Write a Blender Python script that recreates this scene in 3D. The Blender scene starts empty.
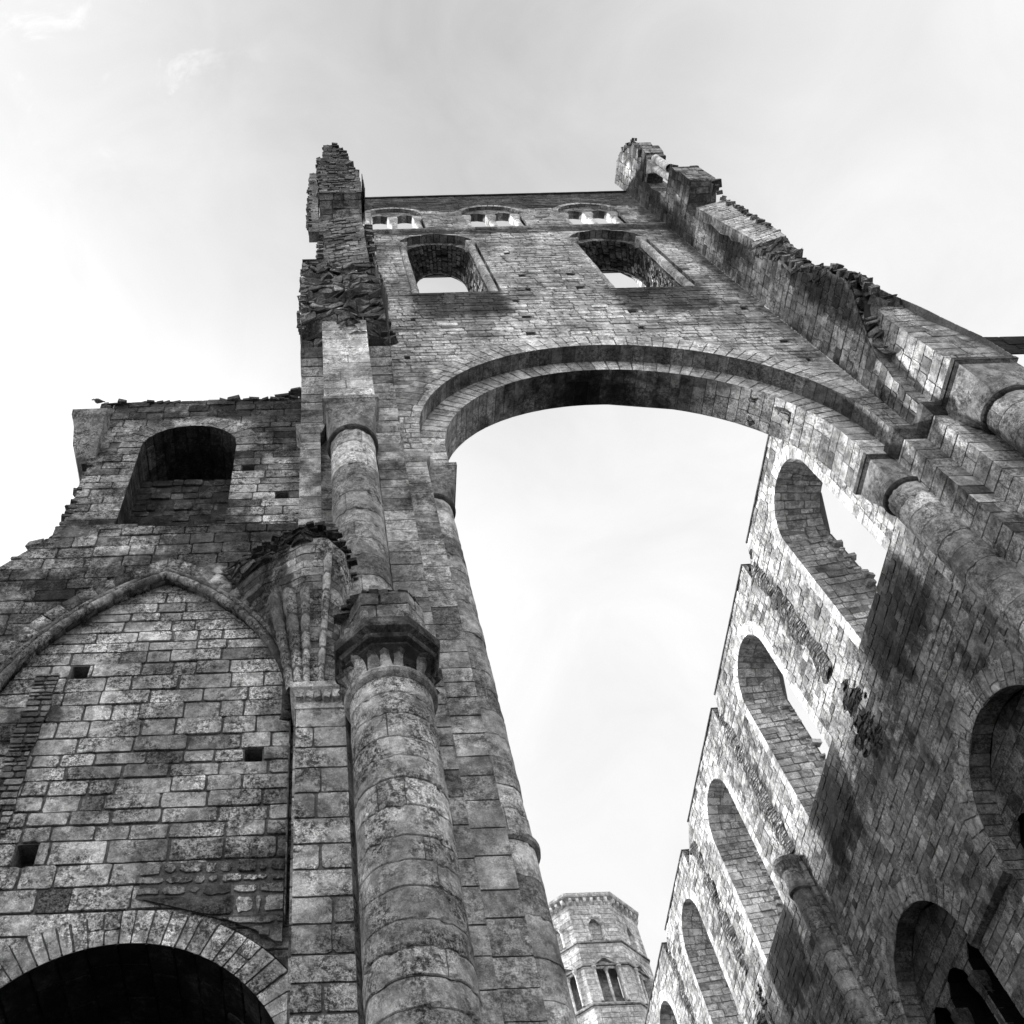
import bpy, math, random, bisect
from mathutils import Vector, Matrix, noise
V = Vector
sc = bpy.context.scene
col = sc.collection
PI = math.pi
rnd = random.Random(7)

# ------------------------------------------------------------------ objects
def link(o, parent=None):
    col.objects.link(o)
    if parent is not None: o.parent = parent
    return o

def tag(o, label=None, cat=None, group=None, kind=None):
    if label: o['label'] = label
    if cat: o['category'] = cat
    if group: o['group'] = group
    if kind: o['kind'] = kind
    return o

def thing(name, label, cat, group=None):
    o = bpy.data.objects.new(name, None)
    link(o)
    return tag(o, label, cat, group)

class MB:
    def __init__(s): s.v = []; s.f = []; s.c = []
    def add(s, vs, fs, cs):
        b = len(s.v)
        s.v.extend(vs); s.c.extend(cs)
        for f in fs: s.f.append(tuple(b + i for i in f))
    def build(s, name, mat, parent=None, label=None, smooth=False):
        me = bpy.data.meshes.new(name)
        me.from_pydata([tuple(p) for p in s.v], [], s.f)
        a = me.color_attributes.new('col', 'FLOAT_COLOR', 'POINT')
        flat = []
        for c in s.c: flat.extend((c[0], c[1], c[2], 1.0))
        a.data.foreach_set('color', flat)
        if smooth: me.polygons.foreach_set('use_smooth', [True] * len(me.polygons))
        me.materials.append(mat)
        me.update()
        o = bpy.data.objects.new(name, me)
        link(o, parent)
        if label: o['label'] = label
        return o

# ------------------------------------------------------------------ materials
def stone_mat(name, dark=0.10, light=0.48, mort=0.09, scale=1.0, bump=0.6, spot=1.0, big=1.0):
    m = bpy.data.materials.new(name); m.use_nodes = True
    nt = m.node_tree; N = nt.nodes; L = nt.links
    bs = N['Principled BSDF']
    bs.inputs['Roughness'].default_value = 0.92
    bs.inputs['Specular IOR Level'].default_value = 0.15
    geo = N.new('ShaderNodeNewGeometry')
    at = N.new('ShaderNodeAttribute'); at.attribute_name = 'col'
    sep = N.new('ShaderNodeSeparateColor'); L.new(at.outputs['Color'], sep.inputs[0])
    def noi(sc_, det, rough, dist=0.0, stretch=None):
        n = N.new('ShaderNodeTexNoise'); n.inputs['Scale'].default_value = sc_ * scale
        n.inputs['Detail'].default_value = det; n.inputs['Roughness'].default_value = rough
        n.inputs['Distortion'].default_value = dist
        if stretch:
            mp = N.new('ShaderNodeMapping'); mp.inputs['Scale'].default_value = stretch
            L.new(geo.outputs['Position'], mp.inputs[0]); L.new(mp.outputs[0], n.inputs['Vector'])
        else: L.new(geo.outputs['Position'], n.inputs['Vector'])
        return n.outputs['Fac']
    def mr(src, a, b, c, d, smooth=True):
        n = N.new('ShaderNodeMapRange'); n.interpolation_type = 'SMOOTHSTEP' if smooth else 'LINEAR'
        for i, x in zip(range(1, 5), (a, b, c, d)): n.inputs[i].default_value = x
        L.new(src, n.inputs[0]); return n.outputs[0]
    def mth(op, a, b):
        n = N.new('ShaderNodeMath'); n.operation = op
        for i, x in enumerate((a, b)):
            if isinstance(x, (int, float)): n.inputs[i].default_value = x
            else: L.new(x, n.inputs[i])
        return n.outputs[0]
    tone = mr(sep.outputs[0], 0, 1, dark, light, False)
    patch = mr(noi(0.55, 7, 0.62, 0.6), 0.36, 0.62, 1.0 - 0.5 * big, 1.2)
    streak = mr(noi(0.9, 6, 0.65, 0.3, (1.6, 1.6, 0.3)), 0.38, 0.62, 1.0 - 0.28 * big, 1.08)
    mid = mr(noi(4.5, 8, 0.68), 0.38, 0.60, 0.62, 1.18)
    lich = mth('MULTIPLY', mr(noi(13, 10, 0.8), 0.44, 0.535, 1.0 - 0.55 * spot, 1.16), mr(noi(34, 7, 0.8), 0.42, 0.54, 1.0 - 0.45 * spot, 1.12))
    lmask = mr(noi(1.5, 6, 0.65), 0.40, 0.56, 0.3, 1.0)
    # lichen speckle strong only in patches
    one = mth('SUBTRACT', 1.0, lmask)
    l2 = mth('ADD', mth('MULTIPLY', lich, lmask), one)
    fine = mr(noi(70, 4, 0.8), 0.36, 0.62, 0.74, 1.24)
    a = mth('MULTIPLY', tone, patch); a = mth('MULTIPLY', a, streak); a = mth('MULTIPLY', a, mid)
    a = mth('MULTIPLY', a, l2); a = mth('MULTIPLY', a, fine)
    # stain: damp dark growth and shade painted on soffits and recesses, broken by noise
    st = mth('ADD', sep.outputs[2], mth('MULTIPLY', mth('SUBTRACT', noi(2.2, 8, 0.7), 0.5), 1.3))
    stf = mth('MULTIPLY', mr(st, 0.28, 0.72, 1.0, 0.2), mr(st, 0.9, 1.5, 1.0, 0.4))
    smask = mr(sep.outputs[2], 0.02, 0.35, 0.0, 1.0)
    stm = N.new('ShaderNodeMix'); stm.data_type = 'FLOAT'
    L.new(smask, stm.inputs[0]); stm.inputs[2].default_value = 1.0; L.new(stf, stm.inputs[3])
    mm = mth('ADD', sep.outputs[1], mth('MULTIPLY', mth('SUBTRACT', noi(9, 6, 0.7), 0.5), 0.5))
    mmf = mr(mm, 0.45, 0.8, 0.0, 0.85)
    mx = N.new('ShaderNodeMix'); mx.data_type = 'FLOAT'
    mo = mth('MULTIPLY', mr(noi(20, 6, 0.7), 0.3, 0.7, mort * 0.6, mort * 1.5), 1.0)
    L.new(mmf, mx.inputs[0]); L.new(a, mx.inputs[2]); L.new(mo, mx.inputs[3])
    cc = N.new('ShaderNodeCombineColor'); fin = mth('MULTIPLY', mx.outputs[0], stm.outputs[0])
    for i in range(3): L.new(fin, cc.inputs[i])
    L.new(cc.outputs[0], bs.inputs['Base Color'])
    h = mth('ADD', mth('MULTIPLY', noi(11, 9, 0.78), 1.0), mth('MULTIPLY', noi(46, 5, 0.8), 0.35))
    h = mth('ADD', h, mth('MULTIPLY', noi(3.5, 8, 0.6), 1.2))
    bp = N.new('ShaderNodeBump'); bp.inputs['Strength'].default_value = bump
    bp.inputs['Distance'].default_value = 0.07
    L.new(h, bp.inputs['Height']); L.new(bp.outputs[0], bs.inputs['Normal'])
    return m

STONE = stone_mat('limestone_ashlar', dark=0.13, light=0.86, mort=0.15, big=0.95)
NEAR = stone_mat('lichened_limestone', dark=0.13, light=0.95, mort=0.10, scale=1.25, bump=0.9, spot=1.45, big=0.95)
CARVE = stone_mat('carved_limestone', dark=0.14, light=0.75, mort=0.09, scale=1.25, bump=0.3, spot=0.9)
REVEAL = stone_mat('lit_reveal_stone', dark=0.3, light=0.85, mort=0.22, big=0.8, spot=0.7)  # paler tone stands in for light on the nave window reveals
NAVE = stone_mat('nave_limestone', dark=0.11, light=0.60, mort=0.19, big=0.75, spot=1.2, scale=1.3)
RUB = stone_mat('broken_rubble', dark=0.08, light=0.6, mort=0.06, bump=1.0, big=0.8)
PALE = stone_mat('pale_limestone', dark=0.3, light=0.75, mort=0.2, bump=0.5, spot=0.5, big=0.6)
DARK = stone_mat('weathered_shaded_stone', dark=0.05, light=0.26, mort=0.04, bump=0.8)  # weathered stone, also used where shade is put into the colour

# ------------------------------------------------------------------ masonry
def lerp(a, b, t): return a + (b - a) * t

def courses(brk, ch, r):
    out = []
    for a, b in zip(brk[:-1], brk[1:]):
        if b - a < 1e-4: continue
        n = max(1, round((b - a) / ((ch[0] + ch[1]) / 2)))
        w = [r.uniform(ch[0], ch[1]) for _ in range(n)]
        s = sum(w); z = a
        for x in w:
            z2 = z + x * (b - a) / s
            out.append((z, z2)); z = z2
    return out

def block(mb, P, q, r, j, d, jit, tone, ends, stain=None, nu=1, w0=0.0, cut=0.05, hole=False):
    """one stone: q=(uL0,uR0,uL1,uR1,v0,v1) trapezoid on surface P(u,v,w)"""
    uL0, uR0, uL1, uR1, v0, v1 = q
    wd = ((uR0 - uL0) + (uR1 - uL1)) / 2; ht = v1 - v0
    if wd < 0.02 or ht < 0.02: return
    def U(s, t): return lerp(lerp(uL0, uR0, s), lerp(uL1, uR1, s), t)
    def VV(t): return lerp(v0, v1, t)
    js = min(0.3, j * r.uniform(0.6, 1.5) / wd); jt = min(0.3, j * r.uniform(0.6, 1.5) / ht)
    if hole: js = jt = 0
    sl = 0 if ends[0] else js; sr = 1 if ends[1] else 1 - js
    tb = 0 if ends[2] else jt; tt = 1 if ends[3] else 1 - jt
    w = w0 + (0 if (ends[0] or ends[1]) else r.uniform(-jit, jit))
    stn = stain if stain else (lambda u, v: 0.0)
    if hole: w = -0.35
    if nu > 1:
        top = []; base = []; ct = []; cb = []
        for t in (tb, tt):
            for i in range(nu + 1):
                s = lerp(sl, sr, i / nu); u = U(s, t)
                top.append(P(u, VV(t), w)); ct.append((tone, 0, stn(u, VV(t))))
        for t in (0, 1):
            for i in range(nu + 1):
                s = i / nu; base.append(P(U(s, t), VV(t), -d)); cb.append((tone, 1, 0))
        n = nu + 1
        fs = [(i, i + 1, n + i + 1, n + i) for i in range(nu)]
        fs += [(2 * n + i, 2 * n + i + 1, 3 * n + i + 1, 3 * n + i) for i in range(nu)]
        # skirt copies
        sk = []; cs = []
        for t in (tb, tt):
            for i in range(nu + 1):
                s = lerp(sl, sr, i / nu); sk.append(P(U(s, t), VV(t), -d)); cs.append((tone, 1, 0))
        o = 4 * n
        for i in range(nu):
            fs.append((i + 1, i, o + i, o + i + 1)); fs.append((n + i, n + i + 1, o + n + i + 1, o + n + i))
        fs.append((0, n, o + n, o)); fs.append((n + nu, nu, o + nu, o + n + nu))
        mb.add(top + base + sk, fs, ct + cb + cs); return
    cu = min(cut, 0.22 * wd) / wd; cv = min(cut, 0.22 * ht) / ht
    def rr(): return r.uniform(0.25, 1.0)
    pl = []
    # bl, br, tr, tl corners, two points each
    for sx, ty, dx, dy, ex, ey, first in ((sl, tb, 1, 1, ends[0], ends[2], 0), (sr, tb, -1, 1, ends[1], ends[2], 1),
                                          (sr, tt, -1, -1, ends[1], ends[3], 0), (sl, tt, 1, -1, ends[0], ends[3], 1)):
        a = cu * rr() if not (ex or ey) else 0.02; b = cv * rr() if not (ex or ey) else 0.02
        p1 = (sx, ty + dy * b); p2 = (sx + dx * a, ty)
        pl += [p1, p2] if first == 0 else [p2, p1]
    jj = j * 0.35
    pts = []
    for s, t in pl:
        ju = 0 if s <= 0.0001 or s >= 0.9999 else r.uniform(-jj, jj) / wd
        jv = 0 if t <= 0.0001 or t >= 0.9999 else r.uniform(-jj, jj) / ht
        pts.append((s + ju, t + jv))
    tl = [0 if (ends[0] or ends[1]) else r.uniform(-jit, jit) * 0.5 for _ in range(2)]
    full = []
    for i in range(8):
        full.append(pts[i])
        if i in (1, 3, 5, 7) and not hole:
            a_, b_ = pts[i], pts[(i + 1) % 8]
            fl = ends[{1: 2, 3: 1, 5: 3, 7: 0}[i]]
            nm = 0 if fl else (2 if (i in (1, 5) and wd > .3) else 1)
            for q in range(nm):
                f_ = (q + 1) / (nm + 1) + r.uniform(-.12, .12)
                ou = r.uniform(-.5, .55) * j
                x_ = lerp(a_[0], b_[0], f_); y_ = lerp(a_[1], b_[1], f_)
                if i in (1, 5): y_ += ou / ht * (1 if i == 1 else -1)
                else: x_ += ou / wd * (-1 if i == 3 else 1)
                full.append((min(1, max(0, x_)), min(1, max(0, y_))))
    pts = full; K = len(pts)
    vs = []; cs = []
    for s, t in pts:
        u = U(s, t); v = VV(t)
        vs.append(P(u, v, w + tl[0] * (s - .5) + tl[1] * (t - .5))); cs.append((0.0 if hole else tone, 1.0 if hole else 0, stn(u, v)))
    eu = min(.3, (d + .004) / wd); ev = min(.3, (d + .004) / ht)
    for s, t in pts:
        if ends[0] and s < eu: s = eu
        if ends[1] and s > 1 - eu: s = 1 - eu
        if ends[2] and t < ev: t = ev
        if ends[3] and t > 1 - ev: t = 1 - ev
        vs.append(P(U(s, t), VV(t), -d)); cs.append((tone, 1, 0))
    bq = [(0, 0), (1, 0), (1, 1), (0, 1)]
    if not hole:
        for s, t in bq: vs.append(P(U(s, t), VV(t), -d)); cs.append((tone, 1, stn(U(s, t), VV(t))))
    fs = [tuple(range(K))] + [((i + 1) % K, i, K + i, K + (i + 1) % K) for i in range(K)]
    if not hole: fs.append((2 * K, 2 * K + 1, 2 * K + 2, 2 * K + 3))
    mb.add(vs, fs, cs)

def lay(mb, P, spans, brk, ch=(.20, .30), bl=(.32, .7), j=.014, d=.022, jit=.010, tone=(.5, .2), seed=1,
        stain=None, holes=(), nu=1, arris=True, cut=.045, cs=None, topend=False, botend=False):
    r = random.Random(seed)
    cs = cs or courses(brk, ch, r)
    for k, (v0, v1) in enumerate(cs):
        e = (v1 - v0) * 0.02
        A = spans(v0 + e); B = spans(v1 - e)
        if len(A) != len(B): A = B = spans((v0 + v1) / 2)
        ct = r.uniform(-.06, .06)
        for (a0, b0), (a1, b1) in zip(A, B):
            lo = max(a0, a1); hi = min(b0, b1)
            xs = []
            x = lo + r.uniform(.3, 1) * bl[1]
            while x < hi - bl[0] * 0.7:
                xs.append(x); x += r.uniform(*bl)
            L = [(a0, a1)] + [(x, x) for x in xs] + [(b0, b1)]
            for i in range(len(L) - 1):
                q = (L[i][0], L[i + 1][0], L[i][1], L[i + 1][1], v0, v1)
                if q[1] - q[0] < 0.01 and q[3] - q[2] < 0.01: continue
                t = min(1, max(0, r.gauss(tone[0], tone[1]) + ct))
                hl = any(q[0] < hx <= q[1] and v0 < hz <= v1 for hx, hz in holes)
                ends = (arris and i == 0, arris and i == len(L) - 2, botend and k == 0, topend and k == len(cs) - 1)
                if q[1] < q[0]: q = ((q[0] + q[1]) / 2,) * 2 + q[2:]
                if q[3] < q[2]: q = q[:2] + ((q[2] + q[3]) / 2,) * 2 + q[4:]
                if hl and (q[1] - q[0]) > .34:
                    # split so that the putlog hole stays small
                    hx = [h for h in holes if q[0] < h[0] <= q[1] and v0 < h[1] <= v1][0][0]
                    c0 = hx - .13; c1 = hx + .13
                    if c0 < q[0] + .05: c0 = q[0]
                    if c1 > q[1] - .05: c1 = q[1]
                    for (x0, x1, hh) in ((q[0], c0, False), (c0, c1, True), (c1, q[1], False)):
                        if x1 - x0 > .001: block(mb, P, (x0, x1, x0, x1, v0, v1), r, j, d, jit, t, (False,) * 4, stain, nu, 0, cut, hh)
                    continue
                block(mb, P, q, r, j, d, jit, t, ends, stain, nu, 0, cut, hl)

def polyat(pts):
    """arc length sampler of a 3-D polyline"""
    L = [0]
    for a, b in zip(pts[:-1], pts[1:]): L.append(L[-1] + (b - a).length)
    def f(s):
        i = min(len(pts) - 2, max(0, bisect.bisect_right(L, s) - 1))
        t = (s - L[i]) / max(1e-9, L[i + 1] - L[i])
        return pts[i].lerp(pts[i + 1], t)
    return f, L

def strip(mb, A, B, sign=1, to=None, up=False, **kw):
    """masonry over the ruled surface between polylines A and B (same count)"""
    fa, L = polyat(A); n = len(A)
    LB = L
    def fb(s):
        i = min(n - 2, max(0, bisect.bisect_right(L, s) - 1))
        t = (s - L[i]) / max(1e-9, L[i + 1] - L[i])
        return B[i].lerp(B[i + 1], t)
    W = max((A[i] - B[i]).length for i in range(n))
    tot = L[-1]
    if to is None:
        to = sum(A, V((0, 0, 0))) / (2 * n) + sum(B, V((0, 0, 0))) / (2 * n) if (n > 16 and (A[0].z - A[-1].z) ** 2 < .01) else V((7.4, 3, 1.6))
    if up: to = V((7, 8, 500))
    def P(u, v, w):
        v = min(max(v, 0), tot)
        a = fa(v); b = fb(v)
        e = min(tot * .01, .02); v1 = min(tot, v + e); v0 = max(0, v - e)
        tn = (fa(v1) - fa(v0)); ac = b - a
        nn = tn.cross(ac)
        if nn.length > 1e-9: nn.normalize()
        p = a.lerp(b, u / W)
        if nn.dot(to - p) < 0: nn = -nn
        return p + nn * w
    kw.setdefault('ch', (.22, .32)); kw.setdefault('bl', (.35, .6))
    lay(mb, P, lambda v: [(0, W)], [0, tot], **kw)

def plane_lay(mb, o, ux, nrm, spans, brk, **kw):
    o = V(o); ux = V(ux); nrm = V(nrm); uz = V((0, 0, 1))
    lay(mb, lambda u, v, w: o + ux * u + uz * v + nrm * w, spans, brk, **kw)

def walls(mb, pts, z0, z1, seed=1, **kw):
    """vertical masonry on each segment of a plan polyline; outward = right-hand side of travel"""
    r = random.Random(seed)
    cs = courses([z0, z1], kw.pop('ch', (.24, .36)), r)
    dd = kw.get('d', .022) + .004
    molding(mb, pts, [(-dd, z0), (-dd, z1)], tone=.2, cap=False, seglen=50)
    for k, (a, b) in enumerate(zip(pts[:-1], pts[1:])):
        a = V((a[0], a[1], 0)); b = V((b[0], b[1], 0)); dr = (b - a); Ln = dr.length
        if Ln < 1e-3: continue
        dr.normalize(); nn = V((dr.y, -dr.x, 0))
        kk = dict(kw); tb_, ts_ = kk.get('tone', (.5, .2)); sh = .16 if abs(dr.y) > .7 else ((-.17, .12)[(k // 2) % 2] if len(pts) > 6 else 0)  # side faces lighter, others alternating: side light painted into the tone
        kk['tone'] = (tb_ + sh, ts_ * .8)
        plane_lay(mb, a, dr, nn, lambda v, Ln=Ln: [(0, Ln)], None, cs=cs, seed=seed * 31 + k, **kk)

def cylinder(mb, c, rad, z0, z1, seed=1, ch=(.42, .62), seg=3, a0=0, bat=0.0, **kw):
    def P(u, v, w):
        a = a0 + u; rr = rad + w + bat * (z1 - v)
        return V((c[0] + math.cos(a) * rr, c[1] + math.sin(a) * rr, v))
    r = random.Random(seed)
    cs = courses([z0, z1], ch, r)
    for k, cc in enumerate(cs):
        off = r.uniform(0, 2 * PI)
        n = seg if r.random() < .7 else seg - 1
        t0 = r.gauss(.5, .12)
        for i in range(n):
            block(mb, P, (off + i * 2 * PI / n, off + (i + 1) * 2 * PI / n) * 2 + cc, r,
                  0.0, .018, .0, min(1, max(0, t0 + r.gauss(0, .1))), (False,) * 4, None, 12, r.uniform(-.006, .006))
    # thin mortar core shows between drums
    
def cyl(mb, c, rad, z0, z1, seed=1, ch=(.42, .62), j=.012, d=.014, tone=(.5, .14), n=36, seg=2, stain=None, rad1=None):
    """drum column: each course its own ring with a grooved joint and vertical joints"""
    r = random.Random(seed)
    rad1 = rad1 or rad
    for (v0, v1) in courses([z0, z1], ch, r):
        vj = [r.uniform(0, 2 * PI) for _ in range(seg)]; vj.sort()
        tns = [min(1, max(0, r.gauss(*tone))) for _ in vj]
        w = r.uniform(-.006, .006)
        ks = sorted([(i * 2 * PI / n, 0) for i in range(n)] + [(a - .02, 0) for a in vj] + [(a, 1) for a in vj] + [(a + .02, 0) for a in vj])
        zs = [(v0, 1), (v0 + j, 0)] + [(lerp(v0, v1, q / 6), 0) for q in range(1, 6)] + [(v1 - j, 0), (v1, 1)]
        vs = []; cs = []
        jz = [0 for _ in ks]
        for z, g in zs:
            for (a, g2), q in zip(ks, jz):
                R_ = lerp(rad, rad1, (z - z0) / (z1 - z0)) + w - (d if (g or g2) else 0)
                k = bisect.bisect_right(vj, a % (2 * PI)) - 1
                if n > 20:
                    pn = V((c[0] + math.cos(a), c[1] + math.sin(a), z))
                    R_ += .012 * noise.noise(pn * 3.3) + .007 * noise.noise(pn * 9)
                    ch_ = noise.noise(V((pn.x * 5, pn.y * 5, v0 * 3 if z < (v0 + v1) / 2 else v1 * 3)))
                    if ch_ > .22 and not g and (abs(z - v0) < .03 or abs(z - v1) < .03): R_ -= .05 * (ch_ - .22) / .5 + .01
                zz = z + .6 * j * noise.noise(V((pn.x * 2.2, pn.y * 2.2, round(z, 2)))) if n > 20 else z
                vs.append(V((c[0] + R_ * math.cos(a), c[1] + R_ * math.sin(a), zz)))
                cs.append((tns[k], 1.0 if (g or g2) else 0.0, stain(a, z) if stain else 0))
        m = len(ks); fs = []
        for i in range(len(zs) - 1):
            for k in range(m):
                k2 = (k + 1) % m
                fs.append((i * m + k, i * m + k2, (i + 1) * m + k2, (i + 1) * m + k))
        mb.add(vs, fs, cs)

def loft(mb, rings, tone=.5, cap0=True, cap1=True, mort=0, stain=0):
    n = len(rings[0]); vs = []; fs = []
    for rg in rings: vs += rg
    for i in range(len(rings) - 1):
        for k in range(n):
            k2 = (k + 1) % n
            fs.append((i * n + k, i * n + k2, (i + 1) * n + k2, (i + 1) * n + k))
    if cap0: fs.append(tuple(reversed(range(n))))
    if cap1: fs.append(tuple((len(rings) - 1) * n + k for k in range(n)))
    mb.add(vs, fs, [(tone, mort, stain)] * len(vs))

def circ(c, r, z, n=32, ph=0): return [V((c[0] + r * math.cos(ph + 2 * PI * k / n), c[1] + r * math.sin(ph + 2 * PI * k / n), z)) for k in range(n)]
def squ(c, h, z, n=32, ph=0):
    o = []
    for k in range(n):
        a = ph + 2 * PI * k / n; x, y = math.cos(a), math.sin(a); m = max(abs(x), abs(y))
        o.append(V((c[0] + h * x / m, c[1] + h * y / m, z)))
    return o
def octo(c, R, z, n=32, rot=PI / 8):
    o = []
    for k in range(n):
        a = 2 * PI * k / n; s = PI / 4; b = ((a - rot) % s) - s / 2
        rr = R * math.cos(s / 2) / math.cos(b)
        o.append(V((c[0] + rr * math.cos(a), c[1] + rr * math.sin(a), z)))
    return o

def molding(mb, pts, prof, closed=False, tone=.5, stain=0, cap=True, seglen=0.6, seed=3):
    """sweep section prof [(projection,z)...] round plan polyline, mitred; outward = right of travel"""
    r = random.Random(seed)
    P2 = [V((p[0], p[1])) for p in pts]; n = len(P2)
    segs = [(P2[(i + 1) % n] - P2[i]).normalized() for i in range(n if closed else n - 1)]
    nr = [V((s.y, -s.x)) for s in segs]
    off = []
    for i in range(n):
        if closed: a, b = nr[i - 1], nr[i]
        else: a, b = nr[max(0, i - 1)], nr[min(n - 2, i)]
        m = a + b; m = m / max(.2, (1 + a.dot(b)))
        off.append(m)
    rows = []
    tot = n if closed else n - 1
    for i in range(tot):
        i2 = (i + 1) % n
        ln = (P2[i2] - P2[i]).length; k = max(1, int(ln / seglen))
        for s in range(k):
            t = s / k; t2 = (s + 1) / k
            tn = min(1, max(0, tone + r.gauss(0, .1)))
            vs = []; fs = []
            for tt_ in (t, t2):
                p = P2[i].lerp(P2[i2], tt_); o = off[i].lerp(off[i2], tt_)
                for (pr, z) in prof:
                    e = r.uniform(-.004, .004)
                    vs.append(V((p.x + o.x * (pr + e), p.y + o.y * (pr + e), z)))
            m = len(prof)
            for k2 in range(m - 1): fs.append((k2, m + k2, m + k2 + 1, k2 + 1))
            mb.add(vs, fs, [(tn, 0, stain)] * len(vs))
            if cap and not closed and ((i == 0 and s == 0) or (i == tot - 1 and s == k - 1)):
                vv = vs[:m] if (i == 0 and s == 0) else vs[m:]
                mb.add(vv, [tuple(range(m))], [(tn, 0, stain)] * m)

def fbm(p, o=5): return noise.fractal(p, 1.0, 2.0, o)

def torn(mb, F, nu, nv, amp=.22, freq=2.2, tone=.35, seed=0, size=None):
    """broken rubble core: ragged stones standing out of and missing from a rough face; F(s,t)->(point, normal)"""
    p00, p10, p01 = F(0, .5)[0], F(1, .5)[0], F(.5, 0)[0]
    W = max(.05, sum((F((i + 1) / 8, .5)[0] - F(i / 8, .5)[0]).length for i in range(8)))
    H = max(.05, sum((F(.5, (i + 1) / 16)[0] - F(.5, i / 16)[0]).length for i in range(16)))
    r = random.Random(seed + 500)
    k = size or 1.0
    def P(u, v, w):
        p, nn = F(min(1, max(0, u / W)), min(1, max(0, v / H)))
        h = amp * 2.0 * fbm(p * 1.1, 3) + amp * 1.3 * fbm(p * 3.1 + V((seed, 0, 0)), 3)
        return p + nn * (h + w)
    lay(mb, P, lambda v: [(0, W)], [0, H], ch=(.09 * k, .22 * k), bl=(.14 * k, .45 * k), j=.02, d=amp * .25, jit=amp * .24, cut=.07, tone=(tone + .12, .22), seed=seed + 900, arris=False, nu=1)

def boulder(mb, c, sx, sy, sz, r, tone=.35):
    """one broken building stone: a chipped block, roughly level"""
    rot = Matrix.Rotation(r.uniform(-.3, .3), 3, 'Z') @ Matrix.Rotation(r.uniform(-.12, .12), 3, 'Y')
    vs = []
    for x in (-1, 1):
        for y in (-1, 1):
            for z in (-1, 1):
                k = [r.uniform(.72, 1.0) for _ in range(3)]
                vs.append(V(c) + rot @ V((x * sx * k[0], y * sy * k[1], z * sz * k[2])))
    fs = [(0, 1, 3, 2), (4, 6, 7, 5), (0, 4, 5, 1), (2, 3, 7, 6), (0, 2, 6, 4), (1, 5, 7, 3)]
    mb.add(vs, fs, [(min(1, max(0, tone + r.gauss(0, .15))), 0, 0)] * 8)

def crumble(mb, pts, size=.16, step=.18, r=None, tone=.35, spread=(.05, .05, .05)):
    r = r or random.Random(5)
    pts = [V(p) for p in pts]; f, L = polyat(pts); s = 0
    while s < L[-1]:
        p = f(s); k = r.uniform(.4, 1.25) * size * .85
        boulder(mb, (p.x + r.uniform(-1, 1) * spread[0], p.y + r.uniform(-1, 1) * spread[1], p.z + r.uniform(-1, 1) * spread[2]),
                k * r.uniform(.9, 1.5), k * r.uniform(.8, 1.3), k * r.uniform(.45, .8), r, tone)
        s += min(step, size * 1.5) * r.uniform(.6, 1.3)

def loose(parent, pts, mat=None, name='loose_stones', **kw):
    m = MB(); crumble(m, pts, **kw); return m.build(name, mat or RUB, parent)

# openings ----------------------------------------------------------
def ahw(z, hw, sill, spring, rise=None, R=None):
    """half width of an arched opening at height z"""
    if z < sill: return None
    if z <= spring: return hw
    if R:                                   # pointed: (radius, centre offset, centre height)
        k = R[0] ** 2 - (z - R[2]) ** 2
        if k <= 0: return None
        x = min(hw, math.sqrt(k) - R[1])
        return x if x > 0 else None
    rise = rise or hw
    k = 1 - ((z - spring) / rise) ** 2
    return hw * math.sqrt(k) if k > 0 else None

def cutspans(base, holes):
    out = list(base)
    for (a, b) in holes:
        nx = []
        for (p, q) in out:
            if b <= p or a >= q: nx.append((p, q)); continue
            if a > p: nx.append((p, a))
            if b < q: nx.append((b, q))
        out = nx
    return out

def outline(cx, hw, sill, spring, rise=None, R=None, n=14, nj=8):
    """left sill -> up -> over -> right sill, (u,v)"""
    pts = [(cx - hw, lerp(sill, spring, i / nj)) for i in range(nj)]
    if R:
        a0 = math.asin((spring - R[2]) / R[0]); a1 = math.acos(R[1] / R[0])
        l = [(cx + R[1] - R[0] * math.cos(lerp(a0, a1, i / n)), R[2] + R[0] * math.sin(lerp(a0, a1, i / n))) for i in range(n + 1)]
        pts += l + [(2 * cx - x, z) for x, z in reversed(l[:-1])]
    else:
        rise = rise or hw
        pts += [(cx - hw * math.cos(PI * i / (2 * n)), spring + rise * math.sin(PI * i / (2 * n))) for i in range(2 * n + 1)]
    pts += [(cx + hw, lerp(spring, sill, (i + 1) / nj)) for i in range(nj)]
    return pts

def ring(mb, cx, cz, R0, R1, P3, a0=0, a1=PI, vous=.3, bl=(9, 10), seed=1, rise=1.0, **kw):
    """radial voussoirs on a wall face; P3(u,v,w)"""
    tot = (a1 - a0) * R0
    def P(u, v, w):
        a = a1 - v / R0; r_ = R0 + u
        return P3(cx + r_ * math.cos(a), cz + r_ * math.sin(a) * rise, w)
    kw.setdefault('tone', (.6, .14))
    lay(mb, P, lambda v: [(0, R1 - R0)], [0, tot], ch=(vous * .8, vous * 1.2), bl=bl, seed=seed, **kw)

# ==================================================================== CROSSING TOWER WEST WALL
YF = 9.8; YB = 11.7; CX = 7.37; XL = 1.6; XR = 13.15; ZC = 22.15
RO = 5.27; RI = 4.67; YI = 10.27; YS = 11.3
ZT = 45.6
tower = thing('tower_wall', 'high ruined wall above the huge round arch, pierced by windows and small arcades', 'tower wall')
WINS = [(4.2, 1.42, 32.4, 38.1), (10.47, 1.42, 32.4, 38.1)]
ARC = [(2.87, 1.17, 40.3, 42.5), (6.82, 1.17, 40.3, 42.5), (10.75, 1.17, 40.3, 42.5)]

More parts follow.
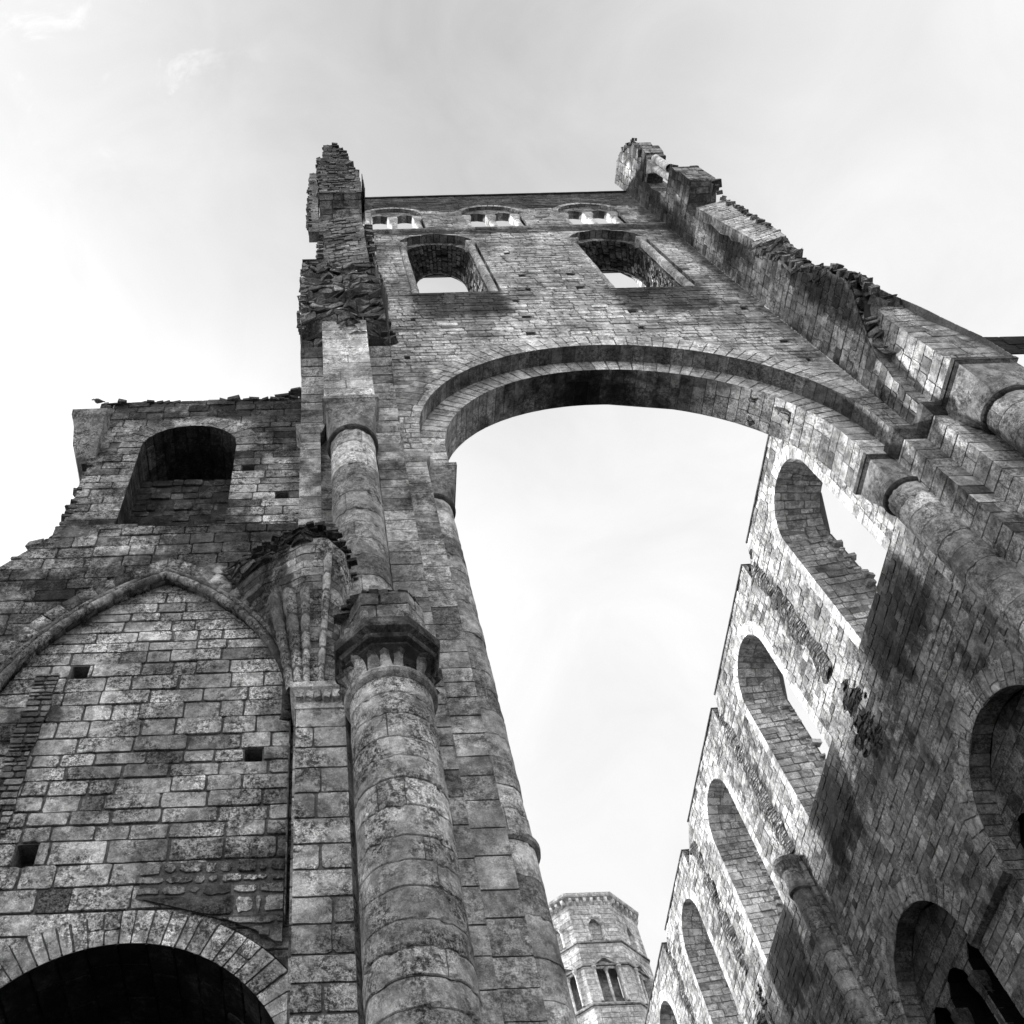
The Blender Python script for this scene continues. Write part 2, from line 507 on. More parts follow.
def front(u, v, w): return V((u, YF - w, v))
def tspans(off=0.0, xl=XL, xr=XR):
    def f(z):
        h = []
        a = ahw(z, RO + .70, 0, ZC)
        if a: h.append((CX - a, CX + a))
        for cx, hw, s, sp in WINS + ARC:
            a = ahw(z, hw, s, sp)
            if a: h.append((cx - a, cx + a))
        return cutspans([(xl, xr)], h)
    return f
def tstain(x, z):
    s = 0.0
    for cx, hw, sill, sp in WINS:           # damp dripping below each window sill
        if z < sill + .4:
            d = (sill + .4 - z)
            wv = 1.35 - d * .02
            e = abs(x - cx - .0 * d)
            s = max(s, .95 * max(0, min(1, (wv + .5 - e) * 1.6)) * max(0, min(1, (3.4 - d) * .9)))
        if sp + 1.3 < z < 40.6 or False:
            s = max(s, .45 * max(0, min(1, (z - sp - 1.2))))
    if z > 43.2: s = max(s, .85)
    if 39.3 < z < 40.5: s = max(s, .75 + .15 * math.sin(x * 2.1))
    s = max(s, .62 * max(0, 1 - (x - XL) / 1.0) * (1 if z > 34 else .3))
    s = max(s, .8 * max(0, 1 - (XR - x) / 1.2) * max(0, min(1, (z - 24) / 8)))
    return s
PUT = [(6.48, 36.54), (6.54, 33.87), (8.17, 33.91), (6.54, 32.53), (8.15, 32.59), (5.94, 31.36), (5.95, 29.98), (5.81, 28.6), (9.16, 30.1),
       (8.96, 28.72), (2.67, 29.95), (2.25, 26.98), (12.46, 30.2), (12.53, 27.37), (12.56, 25.99)]
brk = [ZC - .75, ZC, ZC + RO + .70, 32.4, 38.1, 39.52, 40.3, 42.5, 43.67, ZT]
mb = MB()
lay(mb, front, tspans(), brk, ch=(.20, .27), bl=(.35, .8), tone=(.62, .17), j=.016, seed=11, stain=tstain, holes=PUT, topend=True)
# top of the thin parapet and its back
plane_lay(mb, (XL, 10.22, 0), (1, 0, 0), (0, 1, 0), lambda z: cutspans([(0, XR - XL)], [(cx - XL - .98, cx - XL + .98) for cx, *_ in ARC if 40.3 < z < 43.1]), [40.2, 40.3, 43.1, ZT], ch=(.5, .6), bl=(1, 1.6), seed=12)
strip(mb, [V((XL, YF, ZT)), V((XR, YF, ZT))], [V((XL, 10.22, ZT)), V((XR, 10.22, ZT))], up=True, ch=(.5, .8), seed=13)
strip(mb, [V((XL, 9.82, 40.28)), V((XR, 9.82, 40.28))], [V((XL, YB, 40.28)), V((XR, YB, 40.28))], up=True, ch=(.8, 1.2), seed=14)
# back face of the wall
def bsp(z):
    h = []
    a = ahw(z, 5.62, 0, ZC)
    if a: h.append((CX - a, CX + a))
    for cx, hw, s, sp in WINS:
        a = ahw(z, 1.5, 32.4, 39.4)
        if a: h.append((cx - a, cx + a))
    return cutspans([(.2, 14.5)], h)
lay(mb, lambda u, v, w: V((u, YB + w, v)), bsp, [0, ZC, ZC + 5.62, 32.4, 39.4, 40.3], ch=(.5, .7), bl=(1.2, 2), seed=15)
mb.build('wall_face', STONE, tower)
# crumbling coping
mb = MB(); rr_ = random.Random(4)
crumble(mb, [(XL, 10.0, ZT + .01), (XR - .4, 10.0, ZT + .01)], size=.11, step=.34, r=rr_, tone=.25, spread=(.05, .12, .02))
molding(mb, [(XL, YF), (XR, YF)], [(-.3, ZT - .02), (.05, ZT - .02), (.06, ZT + .08), (-.3, ZT + .1)], tone=.2, stain=.5)
mb.build('coping', DARK, tower)
# great arch
mb = MB()
ring(mb, CX, ZC, RO, RO + .72, lambda u, v, w: front(u, v, w + .01), vous=.32, bl=(.33, .45), tone=(.68, .13), seed=21, a0=.05, a1=PI - .05)
o1 = outline(CX, RO, ZC - .75, ZC, n=40, nj=4)
strip(mb, [V((x, YF, z)) for x, z in o1], [V((x, YI, z)) for x, z in o1], sign=1, ch=(.26, .36), bl=(9, 10), tone=(.16, .08), j=.008, d=.012, seed=22)  # outer soffit toned dark for the shade of a downward face
for a_, b_ in ((XL, CX - RO), (CX + RO, XR)):
    lay(mb, lambda u, v, w: front(u, v, w - .004), lambda z: [(a_, b_)], [20.9, 22.5], ch=(.25, .3), bl=(.3, .5), tone=(.6, .12), seed=29)
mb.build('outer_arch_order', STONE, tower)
mb = MB()
ring(mb, CX, ZC, RI, RO + .02, lambda u, v, w: V((u, YI - w, v)), vous=.3, tone=(.6, .13), seed=23)
for x0 in (CX - RO, CX + RI):
    plane_lay(mb, (x0, YI, 0), (1, 0, 0), (0, -1, 0), lambda z: [(0, RO - RI)], [ZC - .75, ZC], ch=(.25, .35), seed=24)
o2 = outline(CX, RI, ZC - .75, ZC, n=40, nj=4)
strip(mb, [V((x, YI, z)) for x, z in o2], [V((x, YS, z)) for x, z in o2], sign=1, ch=(.26, .38), bl=(.4, .75), tone=(.3, .12), j=.009, d=.012, seed=25, stain=lambda u, v: max(0, .75 - abs(v - 7.6) * .13))  # shade of the downward-facing soffit and crown painted into the tone
ring(mb, CX, ZC, RI, 5.64, lambda u, v, w: V((u, YS + w, v)), vous=.5, seed=26)
o3 = outline(CX, 5.62, ZC - .75, ZC, n=40, nj=4)
strip(mb, [V((x, YS, z)) for x, z in o3], [V((x, YB, z)) for x, z in o3], ch=(.5, .6), seed=27)
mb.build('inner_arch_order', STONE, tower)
mb = MB()
def Fh(s_, t):
    a = lerp(.46, .72, s_); rr = RI + .03
    return V((CX + rr * math.cos(a), lerp(10.5, 11.26, t), ZC + rr * math.sin(a))), V((-math.cos(a), 0, -math.sin(a)))
torn(mb, Fh, 20, 20, amp=.05, tone=.2, seed=44, size=.8)
mb.build('spalled_patch', RUB, tower)
# windows
for k, (cx, hw, sill, sp) in enumerate(WINS):
    w = MB()
    A = outline(cx, hw, sill, sp, n=12, nj=10); A2 = outline(cx, hw - .02, sill, sp - .02, n=12, nj=10)
    B0 = outline(cx, hw - .3, sill, sp, rise=hw - .3, n=12, nj=10)
    B1 = outline(cx, .88, sill, 36.3, rise=1.75, n=12, nj=10); B2 = outline(cx, 1.5, sill, 39.4, n=12, nj=10)
    y1 = YF + .32; y2 = 10.9
    strip(w, [V((x, YF, z)) for x, z in A], [V((x, y1, z)) for x, z in A], sign=1, ch=(.22, .3), bl=(9, 10), seed=31 + k, tone=(.4, .2))
    strip(w, [V((x, y1, z)) for x, z in A], [V((x, y1, z)) for x, z in B0], sign=1, ch=(.22, .3), bl=(9, 10), seed=33 + k, tone=(.4, .2))
    strip(w, [V((x, y1, z)) for x, z in B0], [V((x, y2, z)) for x, z in B1], sign=1, ch=(.12, .26), bl=(.16, .42), j=.02, d=.06, jit=.05, cut=.07, tone=(.36, .26), seed=35 + k, stain=lambda u, v: .9 * max(0, min(1, (v - 4.2) * .8)) * max(0, min(1, (11.3 - v) * .8)))
    strip(w, [V((x, y2, z)) for x, z in B1], [V((x, y2 + .02, z)) for x, z in B2], ch=(.3, .4), seed=35 + k)
    strip(w, [V((x, y2, z)) for x, z in B2], [V((x, YB, z)) for x, z in B2], ch=(.3, .4), seed=35 + k)
    strip(w, [V((cx - hw, YF, sill)), V((cx + hw, YF, sill))], [V((cx - hw, YB, sill)), V((cx + hw, YB, sill))], up=True, ch=(.4, .6), seed=37)
    wo = w.build('window', RUB, tower, 'deep splayed window at the left' if k == 0 else 'deep splayed window at the right')
    for sx in (-1, 1):
        s = MB(); c = (cx + sx * (hw - .15), YF + .17)
        cyl(s, c, .135, sill, sp - .15, ch=(.5, .8), n=16, seg=1, tone=(.7, .1), seed=40 + k)
        loft(s, [circ(c, .15, sp - .17, 24), circ(c, .15, sp - .1, 24), squ(c, .2, sp + .16, 24), squ(c, .2, sp + .3, 24)], .6)
        s.build('nook_shaft', STONE, wo, smooth=False)
# belfry arcades
for k, (cx, hw, sill, sp) in enumerate(ARC):
    w = MB()
    A = outline(cx, hw, sill, sp, n=12, nj=6); ym = YF + .12
    strip(w, [V((x, YF, z)) for x, z in A], [V((x, ym, z)) for x, z in A], sign=1, ch=(.2, .3), bl=(9, 10), tone=(.7, .15), seed=50 + k)
    subs = [(cx - .52, .38), (cx + .52, .38)]
    def isp(z, cx=cx, subs=subs):
        a = ahw(z, 1.15, 40.3, 42.5)
        if not a: return []
        h = []
        if z < 42.55: return []
        for c, q in subs:
            b = ahw(z, q, 40, 42.65)
            if b: h.append((c - b, c + b))
        return cutspans([(cx - a, cx + a)], h)
    lay(w, lambda u, v, w_: V((u, ym - w_, v)), isp, [42.55, 43.02, 43.62], ch=(.18, .25), bl=(.3, .5), tone=(.3, .12), seed=53 + k)
    for c, q in subs:
        S = outline(c, q, 42.5, 42.65, n=8, nj=1)
        strip(w, [V((x, ym, z)) for x, z in S], [V((x, 10.24, z)) for x, z in S], to=V((c, 10, 42)), ch=(.2, .25), bl=(9, 10), tone=(.2, .1), seed=55)
    ring(w, cx, sp, hw, hw + .2, lambda u, v, q: front(u, v, q + .012), vous=.2, tone=(.6, .15), seed=59 + k)
    wo = w.build('belfry_arcade', STONE, tower, ['small twin arcade at the left end', 'small twin arcade in the middle', 'small twin arcade at the right end'][k])
    for x in (cx - 1.0, cx, cx + 1.0):
        s = MB(); c = (x, 10.04)
        cyl(s, c, .13, sill, 42.0, ch=(.5, .9), n=16, seg=1, tone=(.75, .08), seed=57)
        loft(s, [circ(c, .15, 41.98, 24), circ(c, .155, 42.03, 24), squ(c, .2, 42.3, 24)], .6)
        cc = (x, 10.19)
        hx = .19
        loft(s, [[V((x - hx, 9.86, z)), V((x + hx, 9.86, z)), V((x + hx, 10.22, z)), V((x - hx, 10.22, z))] for z in (42.3, 42.56)], .7)
        s.build('colonnette', PALE, wo)
mb = MB()
molding(mb, [(XL, YF), (XR, YF)], [(-.02, 39.9), (.03, 39.93), (.07, 40.0), (.07, 40.14), (-.02, 40.17)], tone=.3, stain=.3)
mb.build('string_course', STONE, tower)

# ==================================================================== CROSSING PIERS
def column(parent, name, c, r, z0, z1, capz, ab, seed, mat=STONE, ring_z=None, label=None, aby=None, tone=(.5, .15)):
    """shaft up to z1, necking ring, block capital to capz, square abacus of half width ab"""
    s = MB()
    cyl(s, c, r, z0, z1, seed=seed, tone=tone)
    o = s.build(name, mat, parent, label)
    s = MB()
    if ring_z:
        q = MB()
        loft(q, [circ(c, r + .01, ring_z), circ(c, r + .06, ring_z + .03), circ(c, r + .07, ring_z + .1), circ(c, r + .01, ring_z + .16)], .4, False, False)
        q.build('shaft_ring', mat, o)
    q = MB()
    loft(q, [circ(c, r - .01, z1 - .04, 40), circ(c, r + .05, z1, 40), circ(c, r + .075, z1 + .05, 40), circ(c, r + .05, z1 + .1, 40), circ(c, r + .01, z1 + .11, 40)], .2, False, False)
    q.build('necking', DARK, o)
    hh = ab - .06
    n = 40
    rings = [circ(c, r + .02, z1 + .1, n)]
    for t in (.25, .5, .75, 1):
        a = circ(c, r + .02, 0, n); b = squ(c, hh, 0, n)
        rings.append([V((p.x * (1 - t ** .8) + q.x * t ** .8, p.y * (1 - t ** .8) + q.y * t ** .8, lerp(z1 + .1, capz - .35, t))) for p, q in zip(a, b)])
    rings.append(squ(c, hh, capz - .1, n))
    loft(s, rings, .25, False, True, 0, .35)
    s.build('capital', mat, o)
    s = MB()
    x, y = c
    pl = [(x - hh, y - hh), (x + hh, y - hh), (x + hh, y + hh), (x - hh, y + hh)]
    molding(s, pl, [(-.3, capz - .12), (.0, capz - .12), (.05, capz - .04), (.07, capz - .03), (.07, capz + .1), (-.3, capz + .1)], closed=True, tone=.35, stain=.35)
    s.build('abacus', DARK if c[0] > 10 else mat, o)  # right abaci coloured dark for their shaded undersides
    return o

pl_ = thing('crossing_pier', 'tall compound pier left of the great arch, carrying a broken turret stump above its columns', 'stone pier', 'compound piers of the great arch')
LP = [(-.57, 10.4), (-.57, 9.15), (-.15, 9.15), (-.15, 9.45), (1.0, 9.45), (1.0, 9.25), (1.55, 9.25), (1.55, 9.8), (2.1, 9.8), (2.1, 11.3), (1.6, 11.3), (1.6, 11.7)]
def pst(sd):
    def f(u, v):
        return .55 + .6 * noise.noise(V((u * .8 + sd, v * .33, sd))) - .25
    return f
mb = MB(); walls(mb, LP, 0, 21.3, seed=61, ch=(.32, .5), j=.010, tone=(.55, .17), bl=(.5, .9), stain=pst(3.0))
mb.build('pier_core', STONE, pl_)
mb = MB()
molding(mb, [(1.0, 9.25), (1.55, 9.25), (1.55, 9.8)], [(-.02, 21.1), (.02, 21.12), (.1, 21.24), (.1, 21.38), (-.02, 21.4)], tone=.35, stain=.2)
mb.build('impost', STONE, pl_); mb = MB()
molding(mb, [(1.56, 9.8), (2.1, 9.8), (2.1, 10.25)], [(-.02, 20.75), (.02, 20.77), (.09, 20.87), (.1, 21.0), (-.02, 21.02)], tone=.35, stain=.2)
mb.build('impost', STONE, pl_); mb = MB()
molding(mb, [(-.57, 10.4), (-.57, 9.15), (-.15, 9.15), (-.15, 9.45)], [(-.02, 20.95), (.02, 20.97), (.09, 21.1), (.1, 21.25), (-.02, 21.27)], tone=.35, stain=.2)
mb.build('impost', STONE, pl_)
column(pl_, 'upper_column', (.51, 9.08), .455, 12.0, 20.05, 21.3, .585, 62, label='plain round shaft with a block capital, high on the pier')
column(pl_, 'jamb_column', (2.2, 10.79), .43, 0, 20.2, 21.3, .62, 63, ring_z=10.9, label='slender jamb column under the arch')

# big lower column with polygonal abacus
BC = (.70, 8.42)
mb = MB(); cyl(mb, BC, .525, 0, 11.35, seed=64, ch=(.28, .42), tone=(.64, .13), n=48, j=.014, d=.02)
bc = mb.build('lower_column', NEAR, pl_, 'thick round column with a carved capital')
mb = MB()
loft(mb, [circ(BC, .53, 11.3, 48), circ(BC, .585, 11.35, 48), circ(BC, .6, 11.4, 48), circ(BC, .57, 11.46, 48), circ(BC, .53, 11.47, 48)], .4, False, False)
loft(mb, [circ(BC, .50, 11.45, 48), circ(BC, .49, 11.6, 48), circ(BC, .50, 11.75, 48), octo(BC, .60, 11.9, 48)], .0, False, False, .5, .75)
r = random.Random(8)
for k in range(20):                         # weathered crocket leaves, some broken off
    a = 2 * PI * k / 20 + .2 + r.uniform(-.04, .04); ln = r.uniform(.75, 1) if r.random() > .45 else r.uniform(.25, .55)
    e = V((math.cos(a), math.sin(a), 0)); t = V((-math.sin(a), math.cos(a), 0))
    prev = None; rings = []
    for i in range(6):
        q = i / 5 * ln
        wd = .074 * (1 + .25 * math.sin(q * 5 + k))
        rad = .50 + .12 * q ** 1.6 + (.035 if i == 5 else 0); z = 11.46 + .38 * q - (.05 if i == 5 else 0)
        th = .02 + .05 * q ** 2
        c = V((BC[0], BC[1], z)) + e * rad
        rings.append([c - t * wd, c + e * th, c + t * wd, c - e * th])
    loft(mb, rings, r.uniform(.1, .55), True, True, 0, .3)
mb.build('carved_capital', CARVE, bc)
mb = MB()
op = [(BC[0] + .69 * math.cos(-PI / 8 - k * PI / 4 + PI / 8 * 0), BC[1] + .69 * math.sin(-PI / 8 - k * PI / 4)) for k in range(8)]
op = list(reversed(op))
molding(mb, op, [(-.3, 11.86), (-.12, 11.86), (-.08, 11.93), (-.13, 11.95), (-.03, 11.99), (.0, 12.04), (-.06, 12.07), (-.05, 12.1), (.04, 12.15), (.06, 12.2), (.06, 12.31), (-.35, 12.32)], closed=True, tone=.25, stain=.55)
mb.build('abacus', CARVE, bc)
# block of springing stones that sits on the abacus
mb = MB()
pp = [(.03, 9.5), (.1, 8.55), (.38, 7.98), (1.03, 7.96), (1.27, 8.3), (1.3, 9.4)]
walls(mb, pp, 12.3, 13.25, seed=66, ch=(.26, .4), bl=(.25, .5), tone=(.42, .15), d=.03, jit=.02, stain=pst(8.))
strip(mb, [V((x, y, 13.25)) for x, y in pp], [V((.7, 9.4, 13.5))] * 6, sign=-1, seed=67)
for (x, y, dx) in ((.42, 7.96, .05), (.9, 7.95, .05), (.2, 8.25, .05), (1.16, 8.12, .05), (1.24, 8.45, .05)):
    loft(mb, [circ((x, y), .065, 12.3, 10), circ((x, y), .06, 12.72, 10), circ((x, y + .05), .03, 12.8, 10)], .5)
crumble(mb, [(.1, 8.5, 13.25), (.4, 8.0, 13.28), (1.05, 8.05, 13.26), (1.15, 8.3, 13.26)], size=.09, step=.1, r=random.Random(3))
mb.build('springing_block', RUB, pl_)
# respond pilaster beside the big column
mb = MB()
rp = [(-.52, 10.6), (-.52, 8.78), (.12, 8.78), (.16, 8.9), (.2, 9.3)]
walls(mb, rp, 0, 11.78, seed=68, ch=(.3, .42), bl=(.28, .6), tone=(.62, .16), d=.02)
ro = mb.build('respond', NEAR, pl_)
mb = MB()
molding(mb, [(-.5, 9.4), (-.5, 8.8), (.15, 8.8)], [(-.02, 11.75), (.04, 11.76), (.05, 11.83), (.01, 11.86), (.02, 11.95), (.05, 12.06), (.1, 12.12), (.11, 12.22), (-.02, 12.24)], tone=.42)
r = random.Random(12)
for k in range(6):
    c = (-.47 + k * .12, 8.75)
    boulder(mb, (c[0], c[1] - .01, 11.98), .055, .05, .08, r, .5)
mb.build('carved_capital', CARVE, ro)

# right pier
pr = thing('crossing_pier', 'tall compound pier right of the great arch with round columns at the right edge', 'stone pier', 'compound piers of the great arch')
RP = [(12.64, 11.7), (12.64, 9.8), (13.15, 9.8), (13.15, 9.25), (13.45, 9.25), (15.3, 9.25), (15.3, 9.9)]
mb = MB(); walls(mb, RP, 0, 21.4, seed=71, tone=(.52, .17), bl=(.35, .8), ch=(.3, .45), stain=pst(5.))
mb.build('pier_core', STONE, pr)
mb = MB()
molding(mb, [(12.64, 10.3), (12.64, 9.8), (13.15, 9.8), (13.15, 9.25), (13.5, 9.25)], [(-.02, 21.15), (.02, 21.17), (.09, 21.3), (.15, 21.38), (.15, 21.56), (-.02, 21.57)], tone=.3, stain=.4)
mb.build('impost', DARK, pr)  # dark colour puts the shade of the under-face into the stone
column(pr, 'jamb_column', (12.53, 10.79), .43, 0, 20.3, 21.42, .5, 72, ring_z=10.9, label='round jamb column under the right foot of the arch')
column(pr, 'upper_column', (14.08, 8.75), .52, 0, 20.15, 21.42, .68, 73, label='round column at the right edge with a block capital')

# ------------------------------------------------------------------ stumps of the broken side arches
def mirx(x, s): return x if s > 0 else 2 * CX - x
ybk = [(21.4, 7.9), (23.5, 7.85), (24.2, 7.75), (27.2, 7.78), (28.2, 8.25), (31.8, 8.45), (32.0, 8.6), (37.9, 8.85)]
def yb(z):
    for (a, p), (b, q) in zip(ybk[:-1], ybk[1:]):
        if z <= b: return lerp(p, q, max(0, (z - a) / (b - a)))
    return 8.85
def yco(z):
    if z <= 22.1: return 9.22
    k = 28.1 - (z - 22.1) ** 2
    return 9.22 - 5.3 + math.sqrt(max(0, k))
xrk = [(21.4, 14.72), (22.8, 14.7), (24.2, 14.25), (25.4, 13.98), (28, 13.86), (30.4, 13.98), (33, 14.3), (37.6, 14.5), (41, 14.2)]
def xr(z):
    for (a, p), (b, q) in zip(xrk[:-1], xrk[1:]):
        if z <= b: return lerp(p, q, max(0, (z - a) / (b - a)))
    return 14.2
TP = [(8.9, 43.5), (7.8, 43.6), (7.65, 44.5), (7.95, 44.62), (7.72, 45.5), (8.1, 45.62), (8.0, 46.4), (8.45, 46.55), (8.4, 47.2), (8.9, 47.3), (8.85, 47.6)]
def tpy(z):
    for (p, a), (q, b) in zip(TP[:-1], TP[1:]):
        if z <= b: return lerp(p, q, max(0, (z - a) / (b - a)))
    return 8.9
def side_stump(parent, s):
    mx = lambda x: mirx(x, s)
    X0 = mx(13.15); sg = s
    # wall face above the broken outer order
    mb = MB()
    r = random.Random(81)
    def sp(z):
        if z < 38: y = max(yb(z), yco(z))
        elif z < 40.4: y = 7.75
        elif z < 43.6: y = 8.9
        else: y = tpy(z) if s > 0 else 8.5 + (z - 43.6) * .4
        y += .12 * noise.noise(V((0, 3.7 * s, z * 2.1)))
        return [(0, 9.8 - y)]
    def st(u, z):
        n = noise.noise(V((u * .9, z * .25, 4.)))
        return .55 + n * .9 + (.3 if z > 37 else 0)
    top = 47.5 if s > 0 else 46.0
    lay(mb, lambda u, v, w: V((X0 - w * sg, 9.8 - u, v)), sp, [21.4, 32.0, 38.0, 40.4, 43.6, top], ch=(.26, .38), bl=(.22, .5), tone=(.45, .18), seed=82 + s, stain=st, arris=True)
    # end of the jamb, turret and overhang, seen from the crossing
    X1 = mx(14.62)
    path = [(8.78, 32.0), (8.86, 34.0), (8.94, 36.0), (9.02, 37.9), (8.4, 38.1), (7.78, 38.4), (7.75, 40.4)]
    path2 = [(7.75, 40.4), (8.9, 40.45), (8.9, 43.5)]
    path3 = TP
    jx = mx(13.45)
    if s > 0:
        strip(mb, [V((X0, y, z)) for y, z in path[:4]], [V((jx, y, z)) for y, z in path[:4]], sign=1 * s, tone=(.5, .15), seed=83)
        strip(mb, [V((jx, y, z)) for y, z in path[:4]], [V((jx, y - .35, z)) for y, z in path[:4]], sign=1 * s, tone=(.55, .15), seed=84)
        strip(mb, [V((jx, y - .35, z)) for y, z in path[:4]], [V((xr(z), y - .6, z)) for y, z in path[:4]], sign=1 * s, ch=(.2, .3), tone=(.7, .12), seed=85)
        strip(mb, [V((X0, y, z)) for y, z in path[3:]], [V((mx(14.2), y, z)) for y, z in path[3:]], sign=1 * s, ch=(.2, .3), tone=(.2, .12), seed=86, jit=.04)
        strip(mb, [V((X0, y, z)) for y, z in path2], [V((mx(14.0), y, z)) for y, z in path2], sign=1 * s, tone=(.2, .12), seed=86)
        strip(mb, [V((X0, y, z)) for y, z in path3], [V((mx(13.9), y, z)) for y, z in path3], sign=1 * s, tone=(.25, .12), seed=87, jit=.05)
    # back skins
    zz_ = [21.4 + .6 * i for i in range(28)]
    if s > 0: strip(mb, [V((mx(xr(z)), yb(z) + .15, z)) for z in zz_], [V((mx(xr(z)), 9.8, z)) for z in zz_], to=V((mx(60), 9, 30)), ch=(.3, .5), bl=(.3, .6), jit=.04, seed=88)
    plane_lay(mb, (mx(14.0), 0, 0), (0, 1, 0), (sg, 0, 0), lambda z: [((7.9 if z < 40.4 else 9.0), 9.8)], [38.0, 40.4, 45.8], ch=(.5, .7), bl=(.6, 1), seed=89)
    xa = min(X0, mx(14.0))
    plane_lay(mb, (xa, 10.45, 0), (1, 0, 0), (0, 1, 0), lambda z: [(0, abs(mx(14.0) - X0))], [40.0, 45.8], ch=(.5, .7), bl=(.6, 1), seed=90)
    o = mb.build('side_wall_stump', STONE, parent)
    return o, mx

so, mx = side_stump(pr, 1)
# right: orders of the springing arch
mb = MB()
zs = [21.45 + i * .25 for i in range(13)]; zsl = [21.3 + i * .22 for i in range(16)]
strip(mb, [V((13.15, yco(z), z)) for z in zs], [V((13.44, yco(z), z)) for z in zs], sign=1, ch=(.3, .4), bl=(9, 10), tone=(.62, .12), seed=91)
def yin(z): return 8.17 if z < 24 else 8.17 - (z - 24) ** 2 * .12
def isp2(z): return [(9.8 - yco(z) - .15, 9.8 - yin(z))]
lay(mb, lambda u, v, w: V((13.44 - w, 9.8 - u, v)), isp2, [21.5, 24.9], ch=(.3, .42), bl=(.3, .6), tone=(.5, .15), seed=92)
zi = [21.5 + i * .3 for i in range(13)]
strip(mb, [V((13.44, yin(z), z)) for z in zi], [V((xr(z), yin(z) - .03, z)) for z in zi], sign=1, ch=(.3, .4), bl=(.4, .7), tone=(.6, .15), seed=93)
mb.build('arch_springer', STONE, pr)
mb = MB()
def F(s, t):
    z = 24.6 + 7.6 * t
    y0 = yb(z); y1 = 8.15 if z > 27 else 7.95
    y = lerp(y0, y1, s) - .05
    if t < .04: y += .5
    return V((lerp(13.16, xr(z) + .1, s), y + .12 * math.sin(z * 1.1 + 2) * s + .25 * s * s, z)), V((0.25, -1, .0)).normalized()
lay(mb, lambda u, v, w: V((u, 8.9 - w, v)), lambda z: [(13.2, xr(z) - .1)], [24.4, 32.2], ch=(.2, .3), bl=(.3, .5), tone=(.2, .1), seed=118)
torn(mb, F, 70, 240, amp=.15, freq=3.0, tone=.3, seed=3, size=1.35)
r = random.Random(31)
loose(pr, [(13.2, 7.65, 24.6), (13.3, 7.7, 27), (13.25, 8.2, 28.4), (13.2, 8.35, 31.5)], size=.10, step=.3, r=r, spread=(.08, .1, .1))
loose(pr, [(14.2, 8.3, 32), (14.35, 8.35, 38)], size=.1, step=.25, r=r, tone=.35, spread=(.05, .05, .1))
loose(pr, [(13.3, 7.85, 40.4), (14.0, 7.9, 40.4), (14.1, 7.9, 38.6), (14.15, 8.1, 37.8)], size=.14, step=.12, r=r, tone=.2, spread=(.05, .08, .08))
loose(pr, [(13.35, 7.7, 45.9), (13.35, 8.45, 47.35), (13.35, 9.7, 47.5)], size=.14, step=.12, r=r, tone=.2, spread=(.05, .15, .2))
lay(mb, lambda u, v, w: V((u, 8.75 - w, v)), lambda z: [(13.16, xr(z) - .05)], [23.6, 27.5], ch=(.15, .25), bl=(.2, .4), d=.04, jit=.03, tone=(.4, .2), seed=94)
def Fg(s_, t): return V((lerp(13.14, 13.5, s_), lerp(max(7.8, yco(lerp(24.3, 26.4, t))) + .05, 8.2, .6 * s_), lerp(24.3, 26.4, t))), V((0, -1, 0))
torn(mb, Fg, 8, 20, amp=.12, tone=.3, seed=14)
mb.build('torn_masonry', RUB, pr)
tr = MB()
for (x, y) in ((13.38, 8.25),):
    cyl(tr, (x, y), .15, 40.5, 42.6, n=16, seg=1, tone=(.85, .05), ch=(.7, .9))
    loft(tr, [circ((x, y), .16, 42.58, 24), squ((x, y), .24, 42.95, 24), squ((x, y), .27, 43.1, 24)], .5)
cyl(tr, (13.42, 7.95), .16, 41.2, 43.1, n=16, seg=1, tone=(.9, .05))
tr.build('colonnette', PALE, pr)
tr = MB()                                   # lintel over the broken arcade
walls(tr, [(13.2, 8.95), (13.2, 7.9), (13.85, 7.85), (13.85, 8.95)], 43.1, 44.3, seed=95, ch=(.25, .35), bl=(.3, .5), tone=(.25, .12), jit=.03)
strip(tr, [V((13.2, 7.9, 43.1)), V((13.2, 8.95, 43.1))], [V((13.85, 7.85, 43.1)), V((13.85, 8.95, 43.1))], sign=1, tone=(.2, .1))
crumble(tr, [(13.3, 8.0, 44.3), (13.5, 8.6, 44.6), (13.5, 9.2, 45.2)], size=.2, step=.2, r=r, tone=.2, spread=(.1, .1, .15))
tr.build('turret_fragment', RUB, pr)

# left stump
so, mxl = side_stump(pl_, -1)
mb = MB()
strip(mb, [V((1.0, yco(z), z)) for z in zsl], [V((1.59, yco(z), z)) for z in zsl], sign=1, ch=(.3, .4), bl=(9, 10), tone=(.35, .12), seed=101)
strip(mb, [V((-.57, yco(z) - .02, z)) for z in zsl], [V((-.02, yco(z) - .02, z)) for z in zsl], sign=1, ch=(.3, .4), bl=(9, 10), tone=(.35, .14), seed=102)
def yl(z): return 8.55 if z < 23 else 8.55 - (z - 23) ** 2 * .04
zl = [21.4 + i * .3 for i in range(15)]
strip(mb, [V((-.05, yl(z), z)) for z in zl], [V((1.04, yl(z), z)) for z in zl], sign=1, ch=(.4, .55), bl=(.5, 1.1), tone=(.72, .1), j=.008, seed=103)
for x, sg in ((.03, -1), (.98, 1)):
    lay(mb, lambda u, v, w, x=x, sg=sg: V((x + w * sg, u, v)), lambda z: [(yl(z), 9.4)], [21.4, 25.8], ch=(.4, .55), bl=(.4, .7), seed=104)
lay(mb, lambda u, v, w: V((-.57 - w, u, v)), lambda z: [(yco(z), 10)], [21.3, 25.2], ch=(.3, .4), seed=105)
mb.build('arch_springer', STONE, pl_)
mb = MB()
